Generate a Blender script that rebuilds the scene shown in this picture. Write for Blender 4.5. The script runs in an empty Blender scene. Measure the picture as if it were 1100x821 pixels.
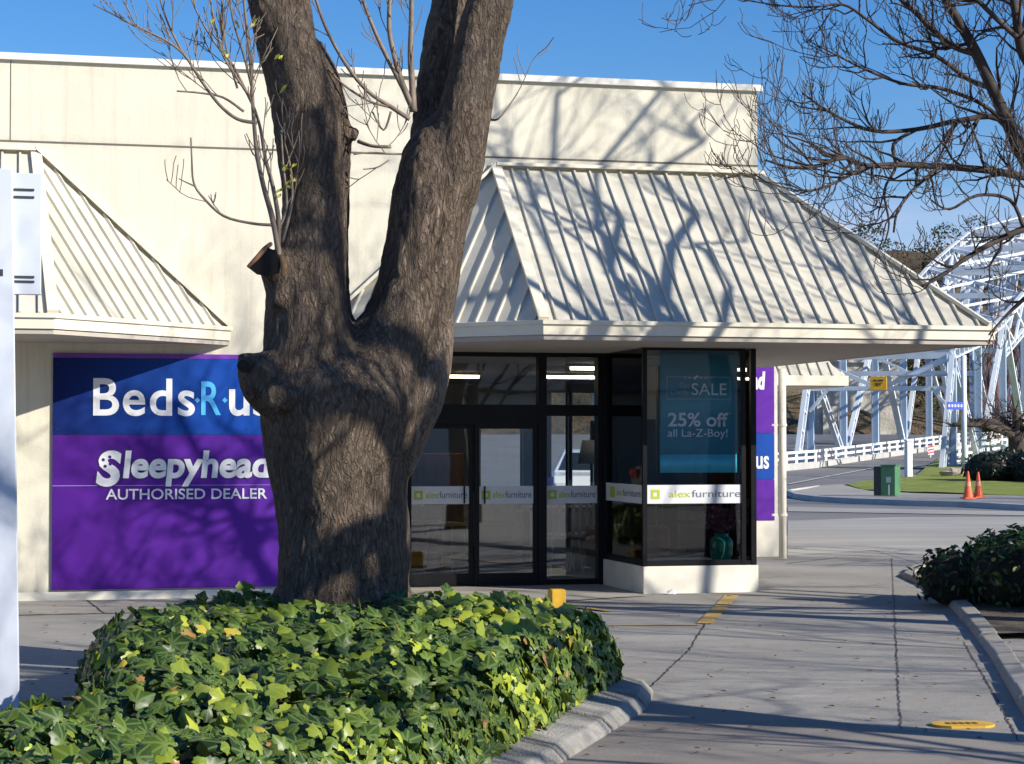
import bpy, bmesh, math, random
from mathutils import Vector, Matrix, noise
R = math.radians
sc = bpy.context.scene
COL = sc.collection
# ------------------------------------------------------------------ camera model (real lens, level horizon)
F, CX, CY, EYE = 2220.0, 550.0, 410.5, 1.65
YAW, PITCH = math.atan2(540, F), math.atan2(65, F)
FW = Vector((math.sin(YAW)*math.cos(PITCH), math.cos(YAW)*math.cos(PITCH), math.sin(PITCH)))
RT = Vector((math.cos(YAW), -math.sin(YAW), 0))
UP = RT.cross(FW)
CAM = Vector((0, 0, EYE))
def ray(x, y): return FW*F + RT*(x-CX) - UP*(y-CY)
def onY(x, y, Y): d = ray(x, y); return CAM + d*(Y/d.y)
def onZ(x, y, Z=0.0): d = ray(x, y); return CAM + d*((Z-EYE)/d.z)
def dep(p): return p[0]*math.sin(YAW) + p[1]*math.cos(YAW)      # ground distance along the view axis
def tz(x, y):                                                    # terrain height
    D = dep((x, y))
    if D < 70: return 0.0
    if D < 100: return 0.45*(D-70)/30
    if D < 165: return 0.45 + 1.85*(D-100)/65
    return 2.3
def gp(x, y, dz=0.0):                                            # pixel -> terrain
    d = ray(x, y).normalized(); t = 3.0
    while t < 600:
        p = CAM + d*t
        if p.z <= tz(p.x, p.y)+dz: break
        t += 0.1 + t*0.001
    return Vector((p.x, p.y, tz(p.x, p.y)+dz))

# ------------------------------------------------------------------ object helpers
WL = {}
def tag(o, label=None, cat=None, group=None, kind=None):
    if label: o['label'] = label
    if cat: o['category'] = cat
    if group: o['group'] = group
    if kind: o['kind'] = kind
    return o
def empty(name, loc, label=None, cat=None, group=None):
    o = bpy.data.objects.new(name, None); COL.objects.link(o)
    o.location = loc; o.empty_display_size = 0.2
    WL[o.name] = Vector(loc)
    return tag(o, label, cat, group)
def link_mesh(name, me, parent):
    o = bpy.data.objects.new(name, me); COL.objects.link(o)
    if parent is not None:
        o.parent = parent; WL[o.name] = WL[parent.name]
    else: WL[o.name] = Vector((0, 0, 0))
    return o
def copy_tree(o, parent=None):
    c = o.copy(); COL.objects.link(c); c.parent = parent
    WL[c.name] = WL.get(o.name, Vector((0, 0, 0)))
    for ch in list(o.children): copy_tree(ch, c)
    return c

class MB:
    def __init__(s): s.v = []; s.f = []; s.m = []; s.uv = {}; s.col = {}
    def face(s, idx, m=0): s.f.append(idx); s.m.append(m)
    def box(s, x0, x1, y0, y1, z0, z1, m=0, M=None, bev=0):
        x0, x1 = min(x0, x1), max(x0, x1); y0, y1 = min(y0, y1), max(y0, y1); z0, z1 = min(z0, z1), max(z0, z1)
        b = len(s.v)
        if bev:
            c = bev
            ring = [(x0+c, y0), (x1-c, y0), (x1, y0+c), (x1, y1-c), (x1-c, y1), (x0+c, y1), (x0, y1-c), (x0, y0+c)]
            ins = [(x0+2*c, y0+c), (x1-2*c, y0+c), (x1-c, y0+2*c), (x1-c, y1-2*c), (x1-2*c, y1-c), (x0+2*c, y1-c), (x0+c, y1-2*c), (x0+c, y0+2*c)]
            vs = [Vector((x, y, z0)) for x, y in ring] + [Vector((x, y, z1-c)) for x, y in ring] + [Vector((x, y, z1)) for x, y in ins]
            if M: vs = [M @ v for v in vs]
            s.v += vs
            s.face([b+i for i in range(7, -1, -1)], m)
            for k in (0, 8):
                for i in range(8):
                    j = (i+1) % 8
                    s.face([b+k+i, b+k+j, b+k+8+j, b+k+8+i], m)
            s.face([b+16+i for i in range(8)], m)
            return
        vs = [Vector(p) for p in ((x0,y0,z0),(x1,y0,z0),(x1,y1,z0),(x0,y1,z0),(x0,y0,z1),(x1,y0,z1),(x1,y1,z1),(x0,y1,z1))]
        if M: vs = [M @ v for v in vs]
        s.v += vs
        for q in ((3,2,1,0),(4,5,6,7),(0,1,5,4),(1,2,6,5),(2,3,7,6),(3,0,4,7)): s.face([b+i for i in q], m)
    def bar(s, p, q, w, t, up=Vector((0,0,1)), m=0):
        p, q = Vector(p), Vector(q); d = q-p; L = d.length
        if L < 1e-5: return
        z = d/L; x = z.cross(up)
        if x.length < 1e-3: x = z.cross(Vector((0,1,0)))
        x.normalize(); y = z.cross(x)
        M = Matrix(((x.x,y.x,z.x,p.x),(x.y,y.y,z.y,p.y),(x.z,y.z,z.z,p.z),(0,0,0,1)))
        s.box(-w/2, w/2, -t/2, t/2, 0, L, m, M)
    def tube(s, pts, rad, n=8, m=0, cap=True):
        pts = [Vector(p) for p in pts]
        if not hasattr(rad, '__len__'): rad = [rad]*len(pts)
        b0 = len(s.v); prev = None
        for i, p in enumerate(pts):
            d = (pts[min(i+1, len(pts)-1)] - pts[max(i-1, 0)]).normalized()
            if prev is None:
                a = Vector((1,0,0)) if abs(d.x) < .8 else Vector((0,1,0))
                u = (a - d*a.dot(d)).normalized()
            else:
                u = prev - d*prev.dot(d)
                u = u.normalized() if u.length > 1e-6 else d.orthogonal().normalized()
            prev = u; w = d.cross(u)
            for k in range(n):
                a = 2*math.pi*k/n
                s.v.append(p + (u*math.cos(a) + w*math.sin(a))*rad[i])
        for i in range(len(pts)-1):
            for k in range(n):
                k2 = (k+1) % n; a = b0+i*n
                s.face([a+k, a+k2, a+n+k2, a+n+k], m)
        if cap:
            s.face([b0+k for k in range(n-1, -1, -1)], m)
            e = b0+(len(pts)-1)*n; s.face([e+k for k in range(n)], m)
    def lathe(s, prof, c, n=20, m=0):
        b0 = len(s.v); c = Vector(c)
        for r, z in prof:
            for k in range(n):
                a = 2*math.pi*k/n; s.v.append(c+Vector((r*math.cos(a), r*math.sin(a), z)))
        for i in range(len(prof)-1):
            for k in range(n):
                k2 = (k+1) % n; a = b0+i*n; s.face([a+k, a+k2, a+n+k2, a+n+k], m)
        s.face([b0+k for k in range(n-1, -1, -1)], m)
        e = b0+(len(prof)-1)*n; s.face([e+k for k in range(n)], m)
    def poly(s, pts, m=0):
        b = len(s.v); s.v += [Vector(p) for p in pts]; s.face(list(range(b, b+len(pts))), m)
    def prism(s, pts, z0, z1, m=0):
        b = len(s.v); n = len(pts)
        ar = sum(pts[i][0]*pts[(i+1)%n][1]-pts[(i+1)%n][0]*pts[i][1] for i in range(n))
        if ar < 0: pts = pts[::-1]
        s.v += [Vector((p[0], p[1], z0)) for p in pts] + [Vector((p[0], p[1], z1)) for p in pts]
        s.face([b+i for i in range(n-1, -1, -1)], m); s.face([b+n+i for i in range(n)], m)
        for i in range(n):
            j = (i+1) % n; s.face([b+i, b+j, b+n+j, b+n+i], m)
    def slab(s, pts, thick, m=0):          # planar polygon given thickness along its normal (downwards)
        pts = [Vector(p) for p in pts]
        nrm = (pts[1]-pts[0]).cross(pts[2]-pts[0]).normalized()
        if nrm.z < 0: pts = pts[::-1]; nrm = -nrm
        b = len(s.v); n = len(pts)
        s.v += pts + [p-nrm*thick for p in pts]
        s.face(list(range(b, b+n)), m); s.face([b+n+i for i in range(n-1, -1, -1)], m)
        for i in range(n):
            j = (i+1) % n; s.face([b+j, b+i, b+n+i, b+n+j], m)
    def sweep(s, path, prof, m=0, closed=False):   # path xy, profile closed loop of (out,z); out = right of travel
        path = [Vector((p[0], p[1])) for p in path]; n = len(path); k = len(prof); b = len(s.v)
        for i in range(n):
            if closed: a, c = path[i-1], path[(i+1) % n]
            else: a, c = path[max(i-1, 0)], path[min(i+1, n-1)]
            d1 = (path[i]-a); d2 = (c-path[i])
            if d1.length < 1e-6: d1 = d2
            if d2.length < 1e-6: d2 = d1
            d1.normalize(); d2.normalize()
            n1 = Vector((d1.y, -d1.x)); n2 = Vector((d2.y, -d2.x))
            mt = (n1+n2).normalized(); mt = mt/max(.35, mt.dot(n1))
            for o, z in prof: s.v.append(Vector((path[i].x+mt.x*o, path[i].y+mt.y*o, z)))
        for i in range(n if closed else n-1):
            i2 = (i+1) % n
            for j in range(k):
                j2 = (j+1) % k
                s.face([b+i*k+j, b+i*k+j2, b+i2*k+j2, b+i2*k+j], m)
        if not closed:
            s.face([b+j for j in range(k-1, -1, -1)], m); s.face([b+(n-1)*k+j for j in range(k)], m)
    def build(s, name, mats, parent=None, smooth=False, fixn=True):
        me = bpy.data.meshes.new(name)
        off = WL[parent.name] if parent is not None else Vector((0,0,0))
        me.from_pydata([tuple(Vector(v)-off) for v in s.v], [], s.f)
        if not isinstance(mats, (list, tuple)): mats = [mats]
        for mm in mats: me.materials.append(mm)
        me.polygons.foreach_set('material_index', s.m)
        if fixn:
            bm = bmesh.new(); bm.from_mesh(me); bmesh.ops.recalc_face_normals(bm, faces=bm.faces); bm.to_mesh(me); bm.free()
        if smooth: me.polygons.foreach_set('use_smooth', [True]*len(me.polygons))
        me.update()
        return link_mesh(name, me, parent)

# ------------------------------------------------------------------ materials
def newmat(name):
    m = bpy.data.materials.new(name); m.use_nodes = True
    nt = m.node_tree; nt.nodes.clear()
    out = nt.nodes.new('ShaderNodeOutputMaterial'); b = nt.nodes.new('ShaderNodeBsdfPrincipled')
    nt.links.new(b.outputs[0], out.inputs[0])
    return m, nt, b
def N(nt, t, **kw):
    n = nt.nodes.new(t)
    for k, v in kw.items():
        if k in n.inputs: n.inputs[k].default_value = v
        else: setattr(n, k, v)
    return n
def ramp(nt, src, stops, interp='LINEAR'):
    r = nt.nodes.new('ShaderNodeValToRGB'); r.color_ramp.interpolation = interp
    el = r.color_ramp.elements
    while len(el) < len(stops): el.new(0.5)
    for e, (p, c) in zip(el, stops):
        e.position = p; e.color = (c[0], c[1], c[2], 1) if hasattr(c, '__len__') else (c, c, c, 1)
    nt.links.new(src, r.inputs[0]); return r.outputs[0]
def mixc(nt, fac, a, b, mode='MIX'):
    n = nt.nodes.new('ShaderNodeMix'); n.data_type = 'RGBA'; n.blend_type = mode
    for sk, v in ((0, fac), (6, a), (7, b)):
        if hasattr(v, 'links'): nt.links.new(v, n.inputs[sk])
        elif sk == 0: n.inputs[0].default_value = v
        else: n.inputs[sk].default_value = (v[0], v[1], v[2], 1)
    return n.outputs[2]
def coords(nt, scale=(1,1,1), kind='Object', rot=(0,0,0)):
    t = nt.nodes.new('ShaderNodeTexCoord'); mp = nt.nodes.new('ShaderNodeMapping')
    mp.inputs['Scale'].default_value = scale; mp.inputs['Rotation'].default_value = rot
    nt.links.new(t.outputs[kind], mp.inputs[0]); return mp.outputs[0]
def nz(nt, vec, scale, detail=4, rough=.55, dist=0):
    n = N(nt, 'ShaderNodeTexNoise'); n.inputs['Scale'].default_value = scale; n.inputs['Detail'].default_value = detail
    n.inputs['Roughness'].default_value = rough; n.inputs['Distortion'].default_value = dist
    nt.links.new(vec, n.inputs['Vector']); return n.outputs['Fac']
def bump(nt, b, h, strength=.3, dist=.02, prev=None):
    n = N(nt, 'ShaderNodeBump'); n.inputs['Strength'].default_value = strength; n.inputs['Distance'].default_value = dist
    nt.links.new(h, n.inputs['Height'])
    if prev is not None: nt.links.new(prev, n.inputs['Normal'])
    nt.links.new(n.outputs[0], b.inputs['Normal']); return n.outputs[0]
def math2(nt, op, a, b=None, c=None):
    n = nt.nodes.new('ShaderNodeMath'); n.operation = op
    for i, v in enumerate((a, b, c)):
        if v is None: continue
        if hasattr(v, 'links'): nt.links.new(v, n.inputs[i])
        else: n.inputs[i].default_value = v
    return n.outputs[0]
def simple(name, col, rough=.6, metal=0, var=.12, scale=6, bmp=0, bscale=60, bd=.004, stretch=(1,1,1), dirt=None, spec=.5):
    m, nt, b = newmat(name)
    v = coords(nt, stretch)
    n1 = nz(nt, v, scale, 5)
    lo = [c*(1-var) for c in col]; hi = [min(1, c*(1+var)) for c in col]
    c = ramp(nt, n1, [(.3, lo), (.7, hi)])
    if dirt:
        n2 = nz(nt, v, scale*.35, 6, .65)
        c = mixc(nt, ramp(nt, n2, [(.5, 0), (.75, dirt[1])]), c, dirt[0])
    nt.links.new(c, b.inputs['Base Color'])
    b.inputs['Roughness'].default_value = rough; b.inputs['Metallic'].default_value = metal
    b.inputs['Specular IOR Level'].default_value = spec
    if bmp: bump(nt, b, nz(nt, v, bscale, 3), bmp, bd)
    return m
def glow(name, col, s):
    m, nt, b = newmat(name); b.inputs['Base Color'].default_value = (*col, 1)
    b.inputs['Emission Color'].default_value = (*col, 1); b.inputs['Emission Strength'].default_value = s
    return m
MT = {}
def stucco():
    m, nt, b = newmat('cream_stucco')
    v = coords(nt)
    c = ramp(nt, nz(nt, v, 1.1, 6, .6), [(.3, (.63,.59,.47)), (.7, (.71,.67,.55))])
    vs = coords(nt, (7, 7, .35))
    st = ramp(nt, nz(nt, vs, 1.6, 5, .6), [(.50, 0), (.75, .40)])
    c = mixc(nt, st, c, (.45,.40,.31))
    sp = ramp(nt, nz(nt, v, 34, 3, .7), [(.62, 0), (.75, .22)])
    c = mixc(nt, sp, c, (.48,.43,.34))
    # rain grime just under the capping and splash marks near the ground
    sep = N(nt, 'ShaderNodeSeparateXYZ'); nt.links.new(coords(nt), sep.inputs[0])
    hz = ramp(nt, math2(nt, 'MULTIPLY', sep.outputs[2], .17), [(.0, .55), (.05, .12), (.08, 0), (.80, 0), (.815, .35), (.835, 0), (.93, 0), (.965, .35)])
    gm = math2(nt, 'MULTIPLY', hz, ramp(nt, nz(nt, coords(nt, (3,3,.8)), 2.2, 6, .7), [(.35, 0), (.65, 1)]))
    c = mixc(nt, gm, c, (.34,.31,.26))
    nt.links.new(c, b.inputs['Base Color']); b.inputs['Roughness'].default_value = .92
    b.inputs['Specular IOR Level'].default_value = .2
    p = bump(nt, b, nz(nt, v, 55, 4, .7), .55, .006)
    bump(nt, b, nz(nt, v, 3, 3), .3, .02, p)
    return m
MT['wall'] = stucco()
MT['roof'] = simple('painted_roof_sheet', (.56,.53,.44), .55, 0, .08, 2.2, .06, 30, dirt=((.38,.35,.28), .6))
MT['fascia'] = simple('painted_fascia', (.72,.67,.54), .5, 0, .06, 3, dirt=((.48,.43,.34), .35))
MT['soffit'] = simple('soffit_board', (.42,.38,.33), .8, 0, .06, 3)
MT['cap'] = simple('metal_capping', (.72,.70,.62), .45, 0, .05, 3)
MT['black'] = simple('black_window_frame', (.008,.008,.010), .4, 0, .2, 8, spec=.18)
MT['plinth'] = simple('plinth_render', (.72,.68,.58), .85, 0, .08, 3, .3, 50, dirt=((.40,.36,.28), .5))
MT['conc_l'] = simple('pale_concrete', (.29,.275,.245), .92, 0, .25, 5, .9, 60, .012, dirt=((.13,.12,.10), .8))
MT['white'] = simple('white_paint', (.56,.60,.67), .45, 0, .05, 3, dirt=((.42,.46,.50), .4))
MT['plainwhite'] = simple('white_vinyl', (.78,.78,.80), .5, 0, .03, 3)
MT['lt_blue'] = simple('sky_blue_vinyl', (.07,.42,.80), .5, 0, .03, 3)
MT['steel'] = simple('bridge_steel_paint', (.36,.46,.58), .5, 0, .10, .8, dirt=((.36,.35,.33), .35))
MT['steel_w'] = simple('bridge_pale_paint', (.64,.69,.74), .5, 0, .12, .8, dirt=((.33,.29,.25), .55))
MT['rail'] = simple('white_rail_paint', (.74,.73,.69), .6, 0, .08, 1.5, dirt=((.45,.40,.32), .4))
MT['yellow'] = simple('yellow_paint', (.70,.40,.025), .5, 0, .12, 9, .1, 60, dirt=((.32,.20,.05), .5))
MT['orange'] = simple('orange_cone_plastic', (.85,.13,.03), .5, 0, .06, 9)
MT['green'] = simple('green_cabinet_paint', (.07,.20,.09), .5, 0, .12, 4, dirt=((.09,.20,.10), .4))
MT['dkgrey'] = simple('dark_grey_paint', (.03,.035,.035), .55, 0, .2, 4)
MT['signyellow'] = simple('warning_yellow', (.85,.43,.01), .5, 0, .04, 4)
MT['blueblade'] = simple('street_name_blue', (.05,.10,.52), .45, 0, .04, 4)
MT['red'] = simple('marker_red', (.62,.05,.04), .5, 0, .04, 4)
MT['vase'] = simple('green_glaze', (.015,.15,.10), .18, 0, .35, 9, .1, 20)
MT['flower'] = simple('dried_flower_purple', (.13,.035,.06), .8, 0, .5, 40)
MT['twigbrown'] = simple('twig_brown', (.16,.10,.07), .9, 0, .25, 20)
MT['twig'] = simple('bare_twig_bark', (.058,.042,.034), .85, 0, .3, 12)
MT['shoot'] = simple('smooth_grey_shoot', (.20,.155,.115), .7, 0, .25, 16)
MT['wood'] = simple('furniture_wood', (.33,.16,.06), .4, 0, .3, 8, stretch=(1,1,.2))
MT['owood'] = simple('orange_timber', (.62,.30,.05), .4, 0, .2, 8, stretch=(1,1,.2))
MT['chairw'] = simple('chair_white', (.55,.53,.50), .5)
MT['inwall'] = simple('interior_wall', (.50,.51,.50), .85, 0, .05, 2)
MT['infloor'] = simple('interior_carpet', (.14,.13,.12), .95, 0, .2, 20)
MT['inceil'] = simple('interior_ceiling', (.62,.63,.62), .85, 0, .04, 2)
MT['tube'] = glow('fluorescent_tube', (1.0,.88,.68), 9.0)
MT['rubber'] = simple('tyre_rubber', (.02,.02,.02), .8)
MT['chrome'] = simple('wheel_alloy', (.5,.5,.52), .3, .9)
MT['carwhite'] = simple('car_white_paint', (.78,.79,.80), .22, 0, .02, 2)
MT['cardark'] = simple('car_dark_glass', (.02,.025,.03), .06)
MT['stone'] = simple('pier_masonry', (.50,.46,.38), .9, 0, .25, .8, .6, 4, .1, dirt=((.20,.18,.15), .7))
MT['rock'] = simple('boulder_stone', (.42,.34,.26), .9, 0, .3, 3, .8, 9, .05)

def concrete_drive():
    m, nt, b = newmat('driveway_concrete')
    v = coords(nt)
    c = ramp(nt, nz(nt, v, .55, 7, .62), [(.3, (.275,.255,.225)), (.72, (.39,.365,.325))])
    # long broom / tyre streaks that run across the drive
    vr = coords(nt, (.35, 5.5, 1), rot=(0, 0, R(10)))
    c = mixc(nt, ramp(nt, nz(nt, vr, 1.5, 6, .7), [(.50, 0), (.72, .42)]), c, (.17,.165,.155))
    sp = ramp(nt, nz(nt, v, 150, 2, .8), [(.40, 0), (.72, .45)])
    c = mixc(nt, sp, c, (.42,.405,.37))
    sp2 = ramp(nt, nz(nt, v, 60, 3, .85), [(.56, 0), (.68, .6)])
    c = mixc(nt, sp2, c, (.10,.097,.09))
    blot = ramp(nt, nz(nt, v, 2.3, 7, .75), [(.58, 0), (.68, .45)])
    c = mixc(nt, blot, c, (.15,.145,.135))
    spot = ramp(nt, nz(nt, v, 6.5, 3, .5), [(.70, 0), (.735, .55)])
    c = mixc(nt, spot, c, (.115,.105,.092))
    pale = ramp(nt, nz(nt, coords(nt, (1, 2.2, 1)), .8, 7, .75), [(.56, 0), (.66, .35)])
    c = mixc(nt, pale, c, (.45,.42,.37))
    nt.links.new(c, b.inputs['Base Color']); b.inputs['Roughness'].default_value = .9
    b.inputs['Specular IOR Level'].default_value = .3
    p = bump(nt, b, nz(nt, v, 120, 3, .8), .8, .006)
    bump(nt, b, nz(nt, v, 5, 4), .4, .02, p)
    return m
MT['drive'] = concrete_drive()
def asphalt(name, lo, hi, streak=.3):
    m, nt, b = newmat(name)
    v = coords(nt)
    c = ramp(nt, nz(nt, v, .25, 7, .6), [(.3, lo), (.7, hi)])
    vr = coords(nt, (.05, 1.2, 1), rot=(0, 0, R(-14)))
    c = mixc(nt, ramp(nt, nz(nt, vr, 1.0, 5, .6), [(.45, 0), (.7, streak)]), c, [x*.55 for x in lo])
    c = mixc(nt, ramp(nt, nz(nt, v, 60, 2, .8), [(.55, 0), (.75, .4)]), c, [x*1.7 for x in hi])
    nt.links.new(c, b.inputs['Base Color']); b.inputs['Roughness'].default_value = .88
    bump(nt, b, nz(nt, v, 80, 3, .8), .5, .006)
    return m
MT['road'] = asphalt('street_asphalt', (.155,.15,.145), (.22,.213,.205))
MT['patch'] = asphalt('rough_asphalt_and_shade', (.19,.165,.14), (.30,.27,.235), .35)
MT['lane'] = asphalt('pale_chip_seal', (.31,.29,.26), (.41,.39,.345), .5)
MT['path'] = asphalt('footpath_concrete', (.28,.26,.225), (.39,.365,.32), .2)
MT['dirt'] = simple('bare_soil', (.12,.09,.06), .95, 0, .3, 5, .8, 30, .02)
MT['line'] = simple('worn_road_line', (.50,.49,.46), .8, 0, .15, 8, dirt=((.25,.25,.24), .8))
def worn_yellow():
    m, nt, b = newmat('worn_yellow_line')
    v = coords(nt)
    c = mixc(nt, ramp(nt, nz(nt, v, 14, 5, .75), [(.44, 0), (.58, .9)]), (.60,.36,.06), (.30,.265,.20))
    nt.links.new(c, b.inputs['Base Color']); b.inputs['Roughness'].default_value = .8
    return m
MT['yline'] = worn_yellow()
MT['yfaint'] = simple('faded_yellow_line', (.42,.31,.13), .85, 0, .2, 12, dirt=((.29,.27,.23), .9))
MT['tar'] = simple('tar_crack_fill', (.045,.035,.03), .9, 0, .4, 20)
def grass():
    m, nt, b = newmat('short_grass')
    v = coords(nt)
    c = ramp(nt, nz(nt, v, .9, 6, .7), [(.3, (.17,.25,.03)), (.5, (.29,.35,.045)), (.66, (.42,.39,.12))])
    c = mixc(nt, ramp(nt, nz(nt, v, 14, 3, .8), [(.45, 0), (.65, .5)]), c, (.05,.09,.015))
    nt.links.new(c, b.inputs['Base Color']); b.inputs['Roughness'].default_value = .95
    bump(nt, b, nz(nt, v, 12, 4, .8), 1.0, .12)
    return m
MT['grass'] = grass()
def hillmat():
    m, nt, b = newmat('scrub_hillside')
    v = coords(nt)
    c = ramp(nt, nz(nt, v, .05, 8, .7), [(.3, (.055,.045,.022)), (.5, (.16,.105,.05)), (.7, (.27,.19,.10))])
    c = mixc(nt, ramp(nt, nz(nt, coords(nt, (1,1,.25)), .22, 6, .8), [(.45, 0), (.6, .8)]), c, (.03,.035,.018))
    nt.links.new(c, b.inputs['Base Color']); b.inputs['Roughness'].default_value = 1
    bump(nt, b, nz(nt, v, .3, 6, .8), 1.0, 2.0)
    return m
MT['hill'] = hillmat()

def bark(name='furrowed_bark', g=1.08):
    m, nt, b = newmat(name)
    v = coords(nt, (1, 1, .23))
    w = nz(nt, coords(nt, (1, 1, .6)), 4.5, 4, .6)
    vm = N(nt, 'ShaderNodeVectorMath'); vm.operation = 'ADD'
    cmb = N(nt, 'ShaderNodeCombineXYZ'); nt.links.new(math2(nt, 'MULTIPLY', w, .22), cmb.inputs[0]); nt.links.new(math2(nt, 'MULTIPLY', w, -.18), cmb.inputs[1]); nt.links.new(math2(nt, 'MULTIPLY', w, .10), cmb.inputs[2])
    nt.links.new(v, vm.inputs[0]); nt.links.new(cmb.outputs[0], vm.inputs[1])
    vo = N(nt, 'ShaderNodeTexVoronoi'); vo.feature = 'DISTANCE_TO_EDGE'; vo.inputs['Scale'].default_value = 30
    nt.links.new(vm.outputs[0], vo.inputs['Vector'])
    n1 = nz(nt, vm.outputs[0], 34, 6, .68, .6); n2 = nz(nt, vm.outputs[0], 11, 4, .6, .4)
    h = math2(nt, 'ADD', math2(nt, 'MULTIPLY', ramp(nt, vo.outputs['Distance'], [(0, 0), (.28, 1)]), .42), math2(nt, 'MULTIPLY', ramp(nt, n1, [(.32, 0), (.62, 1)]), .75))
    h = math2(nt, 'ADD', h, math2(nt, 'MULTIPLY', n2, .8))
    c = ramp(nt, math2(nt, 'MULTIPLY', h, .5), [(.18, (.030*g,.021*g,.015*g)), (.42, (.118*g,.086*g,.062*g)), (.8, (.27*g,.205*g,.155*g))])
    big = ramp(nt, nz(nt, coords(nt), 1.3, 5, .65), [(.38, 0), (.68, .55)])
    c = mixc(nt, big, c, (.105*g,.088*g,.072*g))
    lich = ramp(nt, nz(nt, coords(nt), 5.5, 6, .7), [(.60, 0), (.72, .35)])
    c = mixc(nt, lich, c, (.27,.26,.21))
    nt.links.new(c, b.inputs['Base Color']); b.inputs['Roughness'].default_value = .93; b.inputs['Specular IOR Level'].default_value = .2
    bump(nt, b, h, 1.0, .03)
    return m
MT['bark'] = bark()
MT['smoothbark'] = bark('lit_callus_bark', 1.7)
MT['cutwood'] = simple('cut_wood', (.42,.22,.10), .8, 0, .35, 14, .5, 40, .01)
MT['darkhole'] = simple('hollow_dark', (.018,.014,.011), .95, 0, .3, 14)  # near-black for solid plugs that draw the dark insides of the hollows
def leafmat(name, stops, rough=.40, vein=True, tr=.12):
    m, nt, b = newmat(name)
    at = N(nt, 'ShaderNodeAttribute'); at.attribute_name = 'tint'
    sep = N(nt, 'ShaderNodeSeparateColor'); nt.links.new(at.outputs['Color'], sep.inputs[0])
    c = ramp(nt, sep.outputs[0], stops)
    if vein:
        uv = N(nt, 'ShaderNodeUVMap'); uv.uv_map = 'UVMap'
        sx = N(nt, 'ShaderNodeSeparateXYZ'); nt.links.new(uv.outputs[0], sx.inputs[0])
        d = None
        for a in (0, 42, -42, 80, -80):
            q = math2(nt, 'ABSOLUTE', math2(nt, 'SUBTRACT', math2(nt, 'MULTIPLY', sx.outputs[0], math.cos(R(a))), math2(nt, 'MULTIPLY', sx.outputs[1], math.sin(R(a)))))
            d = q if d is None else math2(nt, 'MINIMUM', d, q)
        vf = ramp(nt, d, [(0, .55), (.035, .45), (.075, 0)])
        c = mixc(nt, math2(nt, 'MULTIPLY', vf, .6), c, (.26,.36,.11))
        c = mixc(nt, .25, c, c)
    nt.links.new(c, b.inputs['Base Color']); b.inputs['Roughness'].default_value = rough
    b.inputs['Specular IOR Level'].default_value = .36
    out = [n for n in nt.nodes if n.type == 'OUTPUT_MATERIAL'][0]
    t = N(nt, 'ShaderNodeBsdfTranslucent'); nt.links.new(mixc(nt, .5, c, (.20,.30,.02)), t.inputs[0])
    mx = N(nt, 'ShaderNodeMixShader'); mx.inputs[0].default_value = tr
    nt.links.new(b.outputs[0], mx.inputs[1]); nt.links.new(t.outputs[0], mx.inputs[2]); nt.links.new(mx.outputs[0], out.inputs[0])
    return m
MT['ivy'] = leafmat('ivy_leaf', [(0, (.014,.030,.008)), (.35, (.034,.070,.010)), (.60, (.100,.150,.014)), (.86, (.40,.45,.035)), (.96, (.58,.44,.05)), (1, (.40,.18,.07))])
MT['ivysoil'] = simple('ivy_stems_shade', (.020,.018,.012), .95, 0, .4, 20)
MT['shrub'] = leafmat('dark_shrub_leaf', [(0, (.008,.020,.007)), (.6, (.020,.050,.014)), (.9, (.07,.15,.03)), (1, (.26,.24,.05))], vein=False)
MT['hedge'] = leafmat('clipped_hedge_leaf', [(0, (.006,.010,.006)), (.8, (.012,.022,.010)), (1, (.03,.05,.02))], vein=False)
MT['bush'] = leafmat('hill_bush_leaf', [(0, (.018,.022,.012)), (.5, (.05,.055,.02)), (.8, (.16,.10,.04)), (1, (.28,.17,.07))], rough=.9, vein=False)

def glass(name, tint=(.80,.86,.86), base=.055):
    m, nt, b = newmat(name); nt.nodes.remove(b)
    out = [n for n in nt.nodes if n.type == 'OUTPUT_MATERIAL'][0]
    t = N(nt, 'ShaderNodeBsdfTransparent'); t.inputs[0].default_value = (*tint, 1)
    g = N(nt, 'ShaderNodeBsdfGlossy'); g.inputs['Roughness'].default_value = .015
    nn = nz(nt, coords(nt), 1.2, 2)
    bp = N(nt, 'ShaderNodeBump'); bp.inputs['Strength'].default_value = .04; bp.inputs['Distance'].default_value = .02
    nt.links.new(nn, bp.inputs['Height']); nt.links.new(bp.outputs[0], g.inputs['Normal'])
    lw = N(nt, 'ShaderNodeFresnel'); lw.inputs[0].default_value = 1.5
    f = math2(nt, 'ADD', math2(nt, 'MULTIPLY', lw.outputs[0], 1.3), base)
    mx = N(nt, 'ShaderNodeMixShader'); nt.links.new(f, mx.inputs[0]); nt.links.new(t.outputs[0], mx.inputs[1]); nt.links.new(g.outputs[0], mx.inputs[2])
    nt.links.new(mx.outputs[0], out.inputs[0]); return m
MT['glass'] = glass('window_glass', (.90,.93,.93), .10)
MT['glassc'] = glass('display_glass', (.96,.98,.98), .0)

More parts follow.
